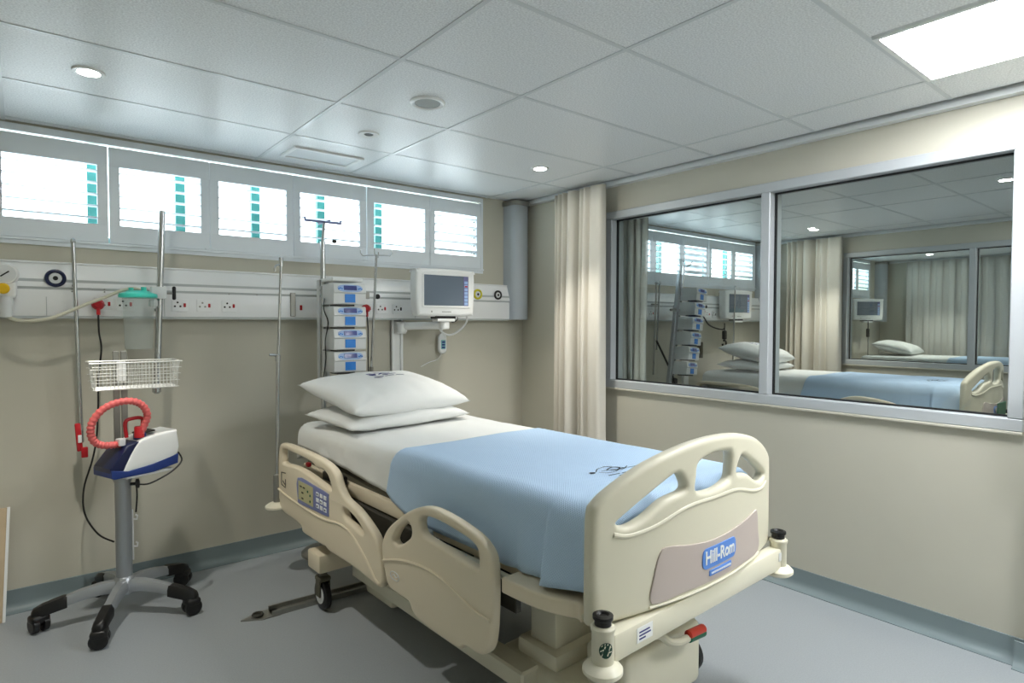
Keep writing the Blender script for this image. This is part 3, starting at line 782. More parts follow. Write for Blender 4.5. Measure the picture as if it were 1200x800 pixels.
# ------------------------------------------------------------------ curtains
def curtain(name, x, y0, y1, z0, z1, amp, folds, m, label, seed=1, axis='y'):
    rnd = random.Random(seed); bm = bmesh.new(); N = folds*14; Kz = 14
    ph = [rnd.uniform(-.35, .35) for _ in range(folds+2)]; am = [rnd.uniform(.6, 1.25) for _ in range(folds+2)]
    grid = []
    for j in range(Kz+1):
        z = z1+(z0-z1)*j/Kz; row = []
        sp = .75+.25*(j/Kz)**.7
        for i in range(N+1):
            s = i/N; k = s*folds; ki = int(k); fr = k-ki
            A = am[ki]*(1-fr)+am[ki+1]*fr; p_ = ph[ki]*(1-fr)+ph[ki+1]*fr
            off = amp*A*sp*math.sin(2*PI*k+p_*2) + .012*math.sin(5*PI*s+2.2*z)
            yy = y0+(y1-y0)*s + .018*math.sin(4*PI*k+p_)*sp
            co = (x+off, yy, z) if axis == 'y' else (yy, x+off, z)
            row.append(bm.verts.new(co))
        grid.append(row)
    for A, B in zip(grid, grid[1:]):
        for i in range(N): bm.faces.new((A[i], A[i+1], B[i+1], B[i]))
    me = bpy.data.meshes.new(name); bm.to_mesh(me); bm.free(); me.materials.append(m); me.shade_smooth()
    o = bpy.data.objects.new(name, me); C.objects.link(o)
    sd = o.modifiers.new('thickness', 'SOLIDIFY'); sd.thickness = .003
    return tag(o, label, 'curtain')
def fold_curtain(x, sect, z0, z1, m, label, seed=1):
    """sect: (y, offset) pairs of the gathered cloth seen from above"""
    P2 = smooth_pts(sect, False, 7); bm = bmesh.new(); rows = []; K = 16
    ym = sum(q_[0] for q_ in P2)/len(P2)
    for j in range(K+1):
        t = j/K; z = z1+(z0-z1)*t; row = []
        spread = 1+.05*t - .03*math.sin(PI*t)
        for (y, o_) in P2:
            a = .55+.45*min(1, t*2.2)
            w = .010*math.sin(z*2.1+y*17+seed)*t
            row.append(bm.verts.new((x+o_*a*1.2+w, ym+(y-ym)*spread+w*.6, z)))
        rows.append(row)
    for A, B in zip(rows, rows[1:]):
        for k in range(len(A)-1): bm.faces.new((A[k], A[k+1], B[k+1], B[k]))
    me = bpy.data.meshes.new('curtain'); bm.to_mesh(me); bm.free(); me.materials.append(m); me.shade_smooth()
    o = bpy.data.objects.new('curtain', me); C.objects.link(o)
    sd = o.modifiers.new('thickness', 'SOLIDIFY'); sd.thickness = .003
    return tag(o, label, 'curtain')
SECT = [(-.540, .03), (-.548, -.01), (-.572, .04), (-.600, -.035), (-.625, .05), (-.652, -.045), (-.690, .045), (-.722, -.055), (-.765, -.03), (-.790, .075), (-.808, .075), (-.826, -.03), (-.858, -.005), (-.885, -.055), (-.925, -.012), (-.950, -.05), (-1.000, -.045), (-1.040, -.035), (-1.046, .02)]
fold_curtain(-.125, SECT, .06, 2.445, CURT, 'cream curtain gathered in deep folds at the room corner', 2)
curtain('curtain', .20, -.93, -1.17, .06, 2.445, .035, 4, CURTG, 'grey curtain hanging just behind the glass at its left edge', 8)
fold_curtain(P-.125, [(-.36-(a+.54)*-1.25+.0, o_) for a, o_ in SECT], .06, 2.445, CURT, 'cream curtain behind the glass beside the far partition', 6)
curtain('curtain', 2*P-.33, -.42, -4.6, .06, 2.445, .025, 26, CURTG, 'wide pale curtain along the far wall of the farthest room', 4)

# ================================================================== BED
BO = Vector((-1.556, -2.812, 0)); BTH = math.radians(1.8)
BOW = .07
CUTS = [-.50+.025*k for k in range(41)]
def bowv(a): return .05-BOW*(1-min(1, (a/.52)**2))
bed = thing('hospital_bed', 'cream plastic hospital bed with lowered side rails in the near room', 'bed', BO, BTH)
def mirror(pts): return [(-a, b_) for a, b_ in pts][::-1]
# footboard, bowed in plan
half = [(.0, 1.096), (.14, 1.088), (.27, 1.064), (.37, 1.033), (.46, .990), (.505, .958), (.523, .925), (.527, .80), (.527, .62), (.515, .604), (.46, .598), (.25, .597), (.12, .597)]
out = smooth_pts(half + mirror(half[1:]), True, 4)
h1 = smooth_pts([(-.44, .886), (-.40, .872), (-.33, .890), (-.25, .928), (-.165, .943), (-.158, .965), (-.185, .998), (-.22, .998), (-.33, .950), (-.42, .903)], True, 4)
h2 = smooth_pts([(-.098, .93), (-.100, .98), (-.085, 1.022), (0, 1.040), (.085, 1.035), (.115, 1.022), (.115, .97), (.098, .935), (0, .918)], True, 4)
h3 = [(-a, b_) for a, b_ in h1][::-1]
def fbf(a, b_, d): return (a, bowv(a)+.008+d, b_)
place('footboard', plate_mesh([out, h1, h2, h3], .044, .017, 'footboard', BED, fbf, 50, cuts=CUTS), bed)
fb = [c for c in kids(bed) if c.name == 'footboard'][0]
# raised lip under the handholds
lip = smooth_pts([(-.455, .858), (-.40, .845), (-.30, .855), (-.15, .890), (0, .893), (.15, .890), (.30, .855), (.40, .845), (.455, .858)], False, 5)
MB().tube([(a, bowv(a)-.008, b_) for a, b_ in lip], .010, 10).build('handhold_ridge', BED, fb)
pan = smooth_pts([(-.295, .618), (-.287, .70), (-.262, .765), (-.23, .780), (-.12, .763), (0, .752), (.12, .755), (.25, .765), (.335, .775), (.355, .762), (.365, .70), (.365, .617), (.16, .615), (0, .616), (-.16, .618)], True, 4)
place('mauve_inlay', plate_mesh([pan], .006, .002, 'mauve_inlay', MAUVE, lambda a, b_, d: (a-.018, bowv(a-.018)-.0155+d, b_+.005), 50, cuts=CUTS), fb)
rim = smooth_pts([(-.305, .611), (-.16, .607), (0, .606), (.16, .606), (.375, .609)], False, 5)
MB().tube([(a-.018, bowv(a-.018)-.016, b_+.003) for a, b_ in rim], .005, 6).build('inlay_rim', BEDL, fb)
bd = rrect(-.062, .664, .150, .732, .022, 6)
bdg = place('maker_badge', plate_mesh([bd], .004, .001, 'maker_badge', BLUEB, lambda a, b_, d: (a-.018, bowv(a-.018)-.0195+d, b_+.005), 50, cuts=CUTS), fb)
place('badge_lettering', text_mesh('Hill-Rom', .060, 'badge_lettering', WHITE, lambda a, b_, d: (a*.86+.026, bowv(a*.86+.026)-.0222-d, b_+.704), .0006, .0014), bdg)
place('badge_strip', plate_mesh([rrect(-.022, .636, .118, .655, .004)], .004, .001, 'badge_strip', BLUEB, lambda a, b_, d: (a-.018, bowv(a-.018)-.0195+d, b_+.005), 50, cuts=CUTS), fb)
q = MB()
for k in range(14): q.box((-.030+.0088*k, bowv(.05)-.0235, .6475), (-.0245+.0088*k, bowv(.05)-.0205, .6535))
q.build('strip_lettering', WHITE, fb, smooth=0)
# foot bumper beam and roller bumpers
MB().box((-.50, -.022, .512), (.52, .028, .594), .008, 2).build('bumper_beam', BEDL, bed)
q = MB(); q.box((-.40, -.0235, .536), (-.325, -.0215, .580)); q.build('beam_label', WHITE, bed, smooth=0)
q = MB()
for k, w in enumerate((.05, .055, .03)): q.box((-.39, -.0245, .564-.010*k), (-.39+w, -.0232, .568-.010*k))
q.build('label_print', INKB, bed, smooth=0)
MB().box((.485, -.0235, .548), (.508, -.0215, .580)).build('beam_mark', GREYW, bed, smooth=0)
for sx_ in (-1, 1):
    x = sx_*.525
    o = MB().lathe([(.026, .50), (.031, .506), (.0315, .608), (.0345, .613), (.0345, .621), (.030, .626), (.024, .627)], (x, 0, 0), 28).build('bumper_post', BED, bed)
    MB().lathe([(.022, .625), (.024, .627), (.024, .642), (.029, .645), (.029, .654), (.019, .656), (.014, .650), (.005, .650)], (x, 0, 0), 24).build('post_cap', BLACK, o)
    MB().lathe([(.03, .482), (.048, .485), (.057, .494), (.057, .504), (.048, .514), (.031, .522)], (x, 0, 0), 32).build('roller_bumper', BEDL, bed)
    if sx_ < 0:
        a0 = math.radians(-122)
        def disc(a, b_, d): 
            t_ = a0 + a/.0315; rr = .0322 + d
            return (x+rr*math.cos(t_), rr*math.sin(t_), b_+.568)
        q_ = place('round_emblem', plate_mesh([[(.020*math.cos(2*PI*k/28), .022*math.sin(2*PI*k/28)) for k in range(28)]], .001, .0003, 'round_emblem', GREEND, disc, cuts=[-.018+.006*k for k in range(7)]), o)
        # pale tree-like mark inside the emblem
        bars = [[(-.014, -.016), (-.012, -.017), (-.001, .012), (-.004, .014)], [(.002, -.014), (.005, -.016), (.014, .012), (.011, .014)], [(-.014, .010), (-.002, .017), (-.002, .020), (-.013, .014)], [(.002, .016), (.013, .006), (.015, .008), (.004, .020)], [(-.016, -.004), (-.006, .002), (-.007, .005), (-.016, .0)], [(.006, -.008), (.016, -.006), (.016, -.003), (.007, -.004)]]
        for bb in bars: place('emblem_mark', plate_mesh([bb], .0016, .0002, 'emblem_mark', BEDL, disc), q_)
# deck and frame (raised part)
def oval_deck():
    m = MB()
    pts = smooth_pts([(-.555, .41), (-.545, .25), (-.50, .13), (-.42, .085), (.42, .085), (.50, .13), (.545, .25), (.555, .41)], False, 5)
    m.prism(pts, .052, lambda a, b_, t_: Vector((a, b_, .585+t_)))
    return m
o = oval_deck().build('foot_deck', BEDT, bed, 50)
bv = o.modifiers.new('round', 'BEVEL'); bv.width = .012; bv.segments = 3; bv.limit_method = 'ANGLE'
MB().box((-.46, .40, .60), (.46, 2.30, .668), .012, 2).build('deck_panel', BEDT, bed)
MB().box((-.44, .12, .655), (.44, 2.28, .700), .010, 2).build('deck_pan', OLIVE, bed)
for s_ in (-1, 1): MB().box((s_*.4675-.0125, .42, .485), (s_*.4675+.0125, 2.24, .598), .003, 1).build('side_beam', DARK, bed, smooth=0)
for s_ in (-1, 1):
    MB().box((s_*.49-.012, .40, .595), (s_*.49+.012, 1.0, .612), .003, 1).build('edge_strip', BEDL, bed, smooth=0)
for s_ in (-1, 1): MB().box((s_*.4625-.0075, .20, .672), (s_*.4625+.0075, .55, .70), .004, 1).build('mattress_stop', BED, bed)
MB().box((-.42, 1.15, .42), (.42, 2.2, .60), .02, 2).build('underdeck_frame', OLIVE, bed)
for v in (.50, .85, 1.05): MB().box((-.44, v, .53), (.44, v+.06, .60)).build('cross_member', DARK, bed, smooth=0)
# brackets and levers glimpsed behind the rails
for v, z in ((.62, .60), (.70, .585), (.80, .61)): MB().tube([(-.50, v, z), (-.50, v+.03, z-.03), (-.50, v+.07, z+.01)], .012, 8).build('rail_linkage', GREYW, bed)
MB().box((-.515, .9, .58), (-.49, 1.0, .65), .006, 1).build('rail_catch', GREYW, bed)
MB().box((-.525, 2.07, .69), (-.50, 2.105, .715), .008, 2).build('release_handle', RED, bed)
MB().box((-.51, 1.72, .655), (-.46, 1.92, .70), .010, 2).build('rail_arm', BLACK, bed)
for s_ in (-1, 1):
    for v in (.70, 1.60):
        MB().box((s_*.47-.03, v, .38), (s_*.47+.03, v+.07, .60), .006, 1).box((s_*.50-.04, v-.08, .37), (s_*.50+.03, v+.16, .43), .008, 1).build('rail_bracket', OLIVE, bed)
# side rails
hr = smooth_pts([(2.34, .778), (2.27, .797), (2.10, .800), (1.88, .797), (1.72, .783), (1.63, .755), (1.585, .70), (1.52, .655), (1.41, .632), (1.31, .595), (1.225, .545), (1.185, .47), (1.163, .395), (1.180, .352), (1.225, .343), (1.42, .356), (1.60, .356), (1.70, .356), (1.74, .366), (1.78, .362), (1.90, .360), (2.02, .362), (2.045, .39), (2.15, .40), (2.30, .405), (2.35, .43), (2.368, .56), (2.365, .70)], True, 4)
hh1 = smooth_pts([(2.295, .760), (2.10, .764), (1.90, .756), (1.84, .738), (1.76, .742), (1.70, .722), (1.665, .675), (1.68, .660), (1.80, .672), (1.98, .690), (2.12, .694), (2.28, .684), (2.305, .70)], True, 4)
hh2 = smooth_pts([(1.54, .598), (1.50, .605), (1.42, .588), (1.36, .562), (1.335, .540), (1.365, .533), (1.45, .548), (1.52, .560)], True, 4)
fr_ = smooth_pts([(1.172, .545), (1.13, .61), (1.06, .665), (.96, .727), (.87, .765), (.79, .780), (.70, .778), (.60, .766), (.51, .747), (.45, .712), (.430, .66), (.428, .55), (.435, .44), (.455, .375), (.50, .345), (.56, .342), (.59, .336), (.62, .316), (.70, .313), (.82, .316), (.90, .322), (.935, .34), (.96, .366), (1.05, .368), (1.12, .378), (1.155, .44), (1.170, .49)], True, 4)
fh1 = smooth_pts([(1.075, .585), (1.04, .632), (.975, .680), (.945, .676), (.935, .650), (.955, .618), (1.03, .572), (1.065, .570)], True, 4)
fh2 = smooth_pts([(.868, .718), (.83, .738), (.74, .742), (.60, .730), (.53, .715), (.508, .690), (.508, .645), (.53, .636), (.66, .647), (.80, .657), (.855, .665), (.872, .690)], True, 4)
def railfn(s_): return lambda a, b_, d: (s_*(.555)+d, a, b_)
hg = smooth_pts([(2.362, .525), (2.22, .510), (2.05, .503), (1.88, .498), (1.74, .502), (1.62, .518), (1.54, .523), (1.46, .512), (1.38, .478), (1.30, .430), (1.23, .378), (1.19, .36)], False, 5)
fg = smooth_pts([(1.155, .475), (1.06, .505), (.96, .528), (.83, .542), (.72, .536), (.60, .508), (.52, .490), (.44, .486)], False, 5)
for s_ in (-1, 1):
    ho = place('head_side_rail', plate_mesh([hr, hh1, hh2], .042, .014, 'head_side_rail', BEDT, railfn(s_), 50), bed)
    MB().tube([(s_*.577, a, b_) for a, b_ in hg], .006, 6).build('moulded_ridge', BEDT, ho)
    fo = place('foot_side_rail', plate_mesh([fr_, fh1, fh2], .042, .014, 'foot_side_rail', BEDT, railfn(s_), 50), bed)
    MB().tube([(s_*.577, a, b_) for a, b_ in fg], .006, 6).build('moulded_ridge', BEDT, fo)
    if s_ < 0:
        X = -.5775
        place('control_panel', plate_mesh([smooth_pts([(2.07, .645), (1.88, .648), (1.70, .640), (1.688, .625), (1.688, .545), (1.70, .527), (1.86, .520), (2.05, .512), (2.07, .53)], True, 3)], .006, .002, 'control_panel', LAV, lambda a, b_, d: (X+d, a, b_)), ho)
        cp = [c for c in kids(ho) if c.name.startswith('control_panel')][0]
        MB().box((X-.0045, 1.865, .535), (X-.0025, 2.055, .635)).build('key_field', KEYG, ho, smooth=0)
        q = MB(); q2 = MB()
        for i in range(3):
            for j in range(3): q.box((X-.0055, 1.705+.045*i, .543+.030*j), (X-.0028, 1.735+.045*i, .563+.030*j), .001, 1)
        q.build('white_keys', WHITE, ho, smooth=0)
        for i, j in ((0, 0), (1, 1), (2, 2), (2, 0)): q2.box((X-.0065, 1.714+.045*i, .549+.030*j), (X-.005, 1.726+.045*i, .557+.030*j))
        q2.build('key_symbol', NAVYD, ho, smooth=0)
        q = MB()
        for a_, b_ in ((1.90, .555), (1.90, .585), (1.93, .60)): q.cyl((X-.007, a_, b_), (X-.003, a_, b_), .006, n=10)
        q.build('lamp_dot', GREEN, ho)
        q = MB()
        for a_, b_ in ((1.98, .61), (2.02, .61), (2.0, .58), (2.0, .55)): q.box((X-.006, a_-.012, b_-.004), (X-.004, a_+.012, b_+.004))
        q.build('key_outline', OLIVE, ho, smooth=0)
        # pictogram by the rail corner and oval mark on the foot rail
        q = MB()
        for (p0, p1) in (((2.31, .63), (2.31, .56)), ((2.31, .63), (2.25, .635)), ((2.25, .60), (2.25, .56)), ((2.31, .56), (2.25, .553)), ((2.29, .585), (2.26, .57))): q.tube([(X-.0, *p0), (X-.0, *p1)], .0022, 5)
        q.build('pictogram', DARK, ho)
        q = MB(); q.tube([(X, 1.06+.035*math.cos(2*PI*k/20), .438+.017*math.sin(2*PI*k/20)) for k in range(20)], .0018, 5, True)
        q.tube([(X, 1.08, .435), (X, 1.065, .444), (X, 1.05, .434), (X, 1.035, .442)], .0018, 5)
        q.build('oval_mark', GREYW, fo)
# head bumpers and IV socket
for s_ in (-1, 1):
    x = s_*.575
    MB().lathe([(.03, .40), (.055, .404), (.066, .414), (.066, .424), (.05, .436), (.028, .446)], (x, 2.385, 0), 28).build('roller_bumper', BEDL, bed)
    MB().lathe([(.020, .44), (.022, .445), (.022, .60), (.016, .605)], (x, 2.385, 0), 18).build('drip_socket', STEELD, bed)
MB().box((-.575, 2.36, .46), (.575, 2.41, .52), .008, 2).build('head_beam', BED, bed)
# base
MB().box((-.58, 1.80, .205), (.58, 1.95, .30), .012, 2).build('head_crossbar', BEDT, bed)
MB().box((-.33, 1.52, .05), (.33, 1.80, .34), .02, 2).build('head_cover', BED, bed)
MB().box((-.20, 1.56, .30), (.20, 1.74, .60), .01, 2).build('head_lift_column', GREYW, bed)
for s_ in (-1, 1): MB().box((s_*.335-.045, .50, .13), (s_*.335+.045, 1.85, .205), .008, 1).build('base_rail', BED, bed)
MB().box((-.25, .46, .20), (.25, .60, .60), .012, 2).build('foot_lift_column', BED, bed)
q = MB(); q.box((-.285, .42, .195), (.285, .64, .265), .02, 2); q.build('column_collar', BED, bed)
MB().box((-.31, .20, .055), (.31, .72, .205), .03, 3).build('foot_cover', BED, bed)
MB().box((-.23, .15, .10), (.23, .34, .345), .03, 3).build('front_cover', BED, bed)
for s_, v, big in ((-1, 1.86, 1), (1, 1.86, 1), (-1, .33, 1), (1, .33, 1)):
    xx = s_*(.535 if v > 1 else .40)
    ca = MB(); cz = .078
    ca.tube([(xx-.016, v, cz), (xx-.012, v, cz), (xx+.012, v, cz), (xx+.016, v, cz)], [.070, .077, .077, .070], 28)
    co = ca.build('caster', BLACK, bed)
    MB().tube([(xx-.020, v, cz), (xx+.020, v, cz)], .045, 20).build('hub', GREYW, co)
    fk = MB(); fk.box((xx-.030, v-.025, .07), (xx-.021, v+.025, .165), .003, 1).box((xx+.021, v-.025, .07), (xx+.030, v+.025, .165), .003, 1).box((xx-.030, v-.035, .150), (xx+.030, v+.035, .175), .006, 1)
    fk.cyl((xx, v, .17), (xx, v, .215), .022, n=14)
    fk.build('fork', OLIVE, co)
# foot pedal lever
q = MB(); q.tube(smooth_pts([(-.12, .16, .385), (-.09, .12, .40), (-.055, .10, .372), (-.01, .09, .360), (.05, .085, .362)], False, 5), .014, 10)
pd = q.build('pedal_lever', BED, bed)
q = MB(); q.tube([(.03, .085, .360), (.036, .085, .360), (.128, .085, .352), (.136, .085, .352)], [.010, .0165, .0165, .010], 14); q.build('green_grip', GREEN, pd)
q = MB(); q.tube([(.03, .085, .371), (.036, .085, .371), (.128, .085, .364), (.136, .085, .364)], [.010, .0165, .0165, .010], 14); q.build('red_grip', REDL, pd)
MB().tube([(.10, .40, .30), (.22, .30, .20), (.27, .28, .06)], .016, 10).build('brake_tube', STEELD, bed)

# drip pole in the head socket
dp = thing('bed_drip_pole', 'thin steel drip pole standing in the bed head corner', 'pole', BO + Matrix.Rotation(BTH, 3, 'Z') @ Vector((-.575, 2.385, .55)), BTH)
MB().tube([(0, 0, 0.0), (.012, 0, .72)], .0105, 12).tube([(.012, 0, .70), (.035, 0, 1.28)], .0075, 12).build('tube', STEEL, dp)
MB().lathe([(.015, 0), (.015, .035), (.009, .04)], (.012, 0, .70), 14).build('collar', STEEL, dp)
MB().cyl((.005, 0, .735), (-.04, -.01, .738), .007, n=10).build('set_knob', STEEL, dp)
q = MB(); q.tube(smooth_pts([(.032, 0, 1.25), (-.0, -.01, 1.24), (-.005, -.01, 1.21)], False, 4), .006, 8); q.lathe([(.012, 0), (.012, .05), (.006, .055)], (.034, 0, 1.24), 12)
q.build('hook', STEEL, dp)

# ------------------------------------------------------------------ mattress, sheet, blanket
BT = .897
def bedframe(o): o.location = BO; o.rotation_euler = (0, 0, BTH); return o
m = MB(); m.box((-.435, .105, .700), (.435, 2.33, BT-.006), .05, 4)
mt = bedframe(tag(m.build('mattress', mat('mattress_cover', (188, 190, 184), .6), smooth=60), 'mattress under the white sheet of the near bed', 'mattress'))
def drape(name, m, va, vb, hem, off, endside, slant=0, wr=0, seed=0, nu=64, nv=90, tuck=None, hw=.40, R=.055):
    """cloth over the mattress from v=va to v=vb; endside: 'foot' or 'head' folds down past the mattress end"""
    bm = bmesh.new(); uvl = bm.loops.layers.uv.new('UVMap'); uvmap = {}
    q = PI/2*R
    def fold(d):
        if d <= 0: return 0.0, 0.0
        if d < q: return R*math.sin(d/R), R*(1-math.cos(d/R))
        return R, R+(d-q)
    if endside == 'foot': ve = .15          # flat edge, then folds towards -v
    else: ve = 2.29
    grid = []
    endlen = q+.16
    for j in range(nv+1):
        t = j/nv; row = []
        for i in range(nu+1):
            s = -1+2*i/nu
            if endside == 'foot': b_ = va+(ve-endlen-va)*t
            else: b_ = va+(ve+endlen-va)*t
            over = (ve-b_) if endside == 'foot' else (b_-ve)
            hv, zv = fold(over)
            v = min(max(b_, ve) if endside == 'foot' else b_, 9)
            v = (ve-hv if over > 0 else b_) if endside == 'foot' else (ve+hv if over > 0 else b_)
            drop = BT-hem(min(max(v, .1), 2.34), s)
            half = hw+q+(drop-R)
            # compact the samples near the fold
            a = half*s
            hu, zu = fold(abs(a)-hw)
            fu = min(max((abs(a)-hw)/(half-hw), 0), 1)
            uu = math.copysign(min(abs(a), hw)+hu, a) if abs(a) > hw else a
            vv = v + slant*fu*(1-t)*(1 if endside == 'foot' else 0)
            z = BT-max(zu, zv)
            if wr:
                p3 = Vector((uu*3.1+seed, vv*2.6, z*3))
                w = noise.noise(p3)*wr + noise.noise(p3*3.1)*wr*.35
                if abs(a) > hw+.02:
                    uu += math.copysign(w*1.2, a); z += w*.1
                else: z += w*.35
            if tuck and abs(a) > hw: uu += math.copysign(tuck(vv, fu), a)
            n_out = off
            if abs(a) > hw and zu > 0:
                k = min(zu/R, 1); uu += math.copysign(off*k, a); z += off*(1-k)
            else: z += off
            if over > 0:
                k = min(zv/R, 1); vv += (-off*k if endside == 'foot' else off*k)
            vert = bm.verts.new((uu, vv, z)); uvmap[vert] = (a, b_)
            row.append(vert)
        grid.append(row)
    for A, B in zip(grid, grid[1:]):
        for i in range(nu): bm.faces.new((A[i], A[i+1], B[i+1], B[i]))
    for f_ in bm.faces:
        for lp in f_.loops: lp[uvl].uv = uvmap[lp.vert]
    bm.normal_update()
    if sum(f_.normal.z for f_ in bm.faces) < 0: bmesh.ops.reverse_faces(bm, faces=bm.faces[:])
    me = bpy.data.meshes.new(name); bm.to_mesh(me); bm.free(); me.materials.append(m); me.shade_smooth()
    o = bpy.data.objects.new(name, me); C.objects.link(o)
    sd = o.modifiers.new('thickness', 'SOLIDIFY'); sd.thickness = .003; sd.offset = -1
    return o
def lerp_table(T):
    def g(v, s):
        if v <= T[0][0]: return T[0][1]
        for (a, za), (b_, zb) in zip(T, T[1:]):
            if v <= b_: k = (v-a)/(b_-a); return za+(zb-za)*k
        return T[-1][1]
    return g
sheet = bedframe(tag(drape('bed_sheet', LINEN, 1.12, 2.3, lerp_table([(1.15, .705), (1.3, .70), (1.5, .712), (1.8, .735), (2.1, .75), (2.34, .765)]), .003, 'head', wr=.020, seed=3), 'white sheet with creased side over the head half of the near mattress', 'sheet'))
def pleat(v, fu):
    r_ = 0
    d = v-.26
    r_ += .050*fu*math.exp(-(d/.016)**2) if d > 0 else .050*fu*math.exp(-(d/.10)**2)
    r_ += .014*fu*math.exp(-((v-.48)/.05)**2) - .010*fu*math.exp(-((v-.38)/.04)**2)
    return r_
blanket = bedframe(tag(drape('blanket', BLANK, 1.25, .1, lerp_table([(.10, .665), (.3, .645), (.52, .638), (.9, .632), (1.08, .648), (1.20, .68), (1.27, .72), (1.35, .74)]), .014, 'foot', slant=.07, wr=.010, seed=9, tuck=pleat, nv=190), 'pale blue waffle blanket covering the foot half of the near bed', 'blanket'))
# print on the blanket (illegible monogram) and on the pillow
def inkline(mb, pts, zfun, w): 
    P2 = smooth_pts(pts, False, 5)
    vs = []
    for i, p in enumerate(P2):
        a = Vector(P2[max(i-1, 0)][:2]); b_ = Vector(P2[min(i+1, len(P2)-1)][:2]); d = (b_-a)
        d = d.normalized() if d.length > 1e-7 else Vector((1, 0)); nrm = Vector((-d.y, d.x))*w/2
        q0 = Vector(p[:2])+nrm; q1 = Vector(p[:2])-nrm
        vs.append((mb.bm.verts.new((q0.x, q0.y, zfun(q0.x, q0.y))), mb.bm.verts.new((q1.x, q1.y, zfun(q1.x, q1.y)))))
    for A, B in zip(vs, vs[1:]): mb.bm.faces.new((A[0], B[0], B[1], A[1]))
from mathutils.bvhtree import BVHTree
def top_of(o):
    bm = bmesh.new(); bm.from_mesh(o.data); tr_ = BVHTree.FromBMesh(bm); bm.free()
    def z(x, y):
        h = tr_.ray_cast(Vector((x, y, 3)), Vector((0, 0, -1)))
        return (h[0].z if h[0] is not None else .9)+.0022
    return z
zb = top_of(blanket); q = MB()
X0, Y0 = -.015, .365
for pts, w in (([(-.115, .035), (-.105, .04), (-.097, .033), (-.107, .03), (-.115, .035)], .012),
               ([(-.085, .035), (-.04, .065), (.01, .065), (.03, .055)], .004), ([(-.08, .025), (-.06, .0), (-.02, -.005), (.03, .01), (.08, .0), (.13, -.005)], .004),
               ([(-.03, .03), (.02, .045), (.035, .02), (.005, .008), (-.02, .02)], .006), ([(.0, .075), (.02, .05), (.04, .03), (.05, .0)], .005),
               ([(-.06, .03), (-.01, .02), (.03, .0), (.08, .02)], .004), ([(-.09, -.03), (-.03, -.035)], .006), ([(-.02, -.036), (.05, -.04)], .006), ([(.06, -.042), (.12, -.045)], .006), ([(-.06, -.055), (.0, -.06)], .005)):
    inkline(q, [(X0+a, Y0+b_) for a, b_ in pts], zb, w)
q.build('printed_mark', INKD, blanket, smooth=0)

# ------------------------------------------------------------------ pillows
def pillow_mesh(name, w, l, th, seed, sag=.0, pinch=.35):
    bm = bmesh.new(); nu, nv = 44, 32; vs = {}
    rnd = random.Random(seed)
    for side in (1, -1):
        for i in range(nu+1):
            for j in range(nv+1):
                a = -1+2*i/nu; b_ = -1+2*j/nv
                edge = i in (0, nu) or j in (0, nv)
                if side == -1 and edge: vs[(side, i, j)] = vs[(1, i, j)]; continue
                fa, fb_ = 1-abs(a)**2.6, 1-abs(b_)**2.6
                h = (max(fa, 0)**.48)*(max(fb_, 0)**.48)
                # edges pull in between the corners
                x = a*w/2*(1-.055*(1-b_*b_)*abs(a)**3); y = b_*l/2*(1-.07*(1-a*a)*abs(b_)**3)
                w_ = noise.noise(Vector((x*7+seed, y*7, side)))*.010 + noise.noise(Vector((x*16+seed, y*15, side)))*.004
                # radial creases out of the corners
                cr = 0
                for sx_ in (-1, 1):
                    for sy_ in (-1, 1):
                        dx, dy = sx_-a, sy_-b_; rr = math.hypot(dx, dy); an = math.atan2(dy, dx)
                        cr += .012*math.sin(an*9+seed)*math.exp(-(rr/.55)**2)*min(rr*3, 1)
                z = side*(th/2)*h + (w_+cr)*h
                if side == -1: z *= .75
                z -= sag*(a*a)
                vs[(side, i, j)] = bm.verts.new((x, y, z))
    for side in (1, -1):
        for i in range(nu):
            for j in range(nv):
                q_ = [vs[(side, i, j)], vs[(side, i+1, j)], vs[(side, i+1, j+1)], vs[(side, i, j+1)]]
                if side == -1: q_.reverse()
                try: bm.faces.new(q_)
                except ValueError: pass
    bmesh.ops.recalc_face_normals(bm, faces=bm.faces)
    me = bpy.data.meshes.new(name); bm.to_mesh(me); bm.free(); me.materials.append(LINEN); me.shade_smooth()
    return me
def bedpt(a, b_, z): return BO + Matrix.Rotation(BTH, 3, 'Z') @ Vector((a, b_, z))
p2 = place('pillow', pillow_mesh('pillow', .80, .47, .125, 4), None, bedpt(-.09, 1.95, .953)); p2.rotation_euler = (math.radians(3.5), 0, math.radians(7))
tag(p2, 'flat white pillow lying underneath on the near bed', 'pillow')
p1 = place('pillow', pillow_mesh('pillow', .84, .53, .20, 7), None, bedpt(-.08, 1.99, 1.066)); p1.rotation_euler = (math.radians(12.5), math.radians(1), math.radians(12))
tag(p1, 'plump white pillow with blue print on top of the near bed pillows', 'pillow')
zp = top_of(p1); q = MB()
for pts, w in (([(-.10, .09), (-.06, .10), (-.04, .085), (-.09, .075), (-.05, .065)], .010), ([(-.02, .08), (.02, .10), (.04, .075), (.0, .07)], .010), ([(.03, .085), (.10, .075)], .008),
               ([(-.08, .04), (-.01, .045)], .008), ([(.0, .045), (.06, .04)], .008), ([(.075, .04), (.13, .035)], .008), ([(-.10, .015), (-.04, .018)], .008), ([(-.03, .11), (.08, .105)], .006)):
    inkline(q, [(a-.02, b_-.02) for a, b_ in pts], zp, w)
q.build('printed_mark', INKB, p1, smooth=0)

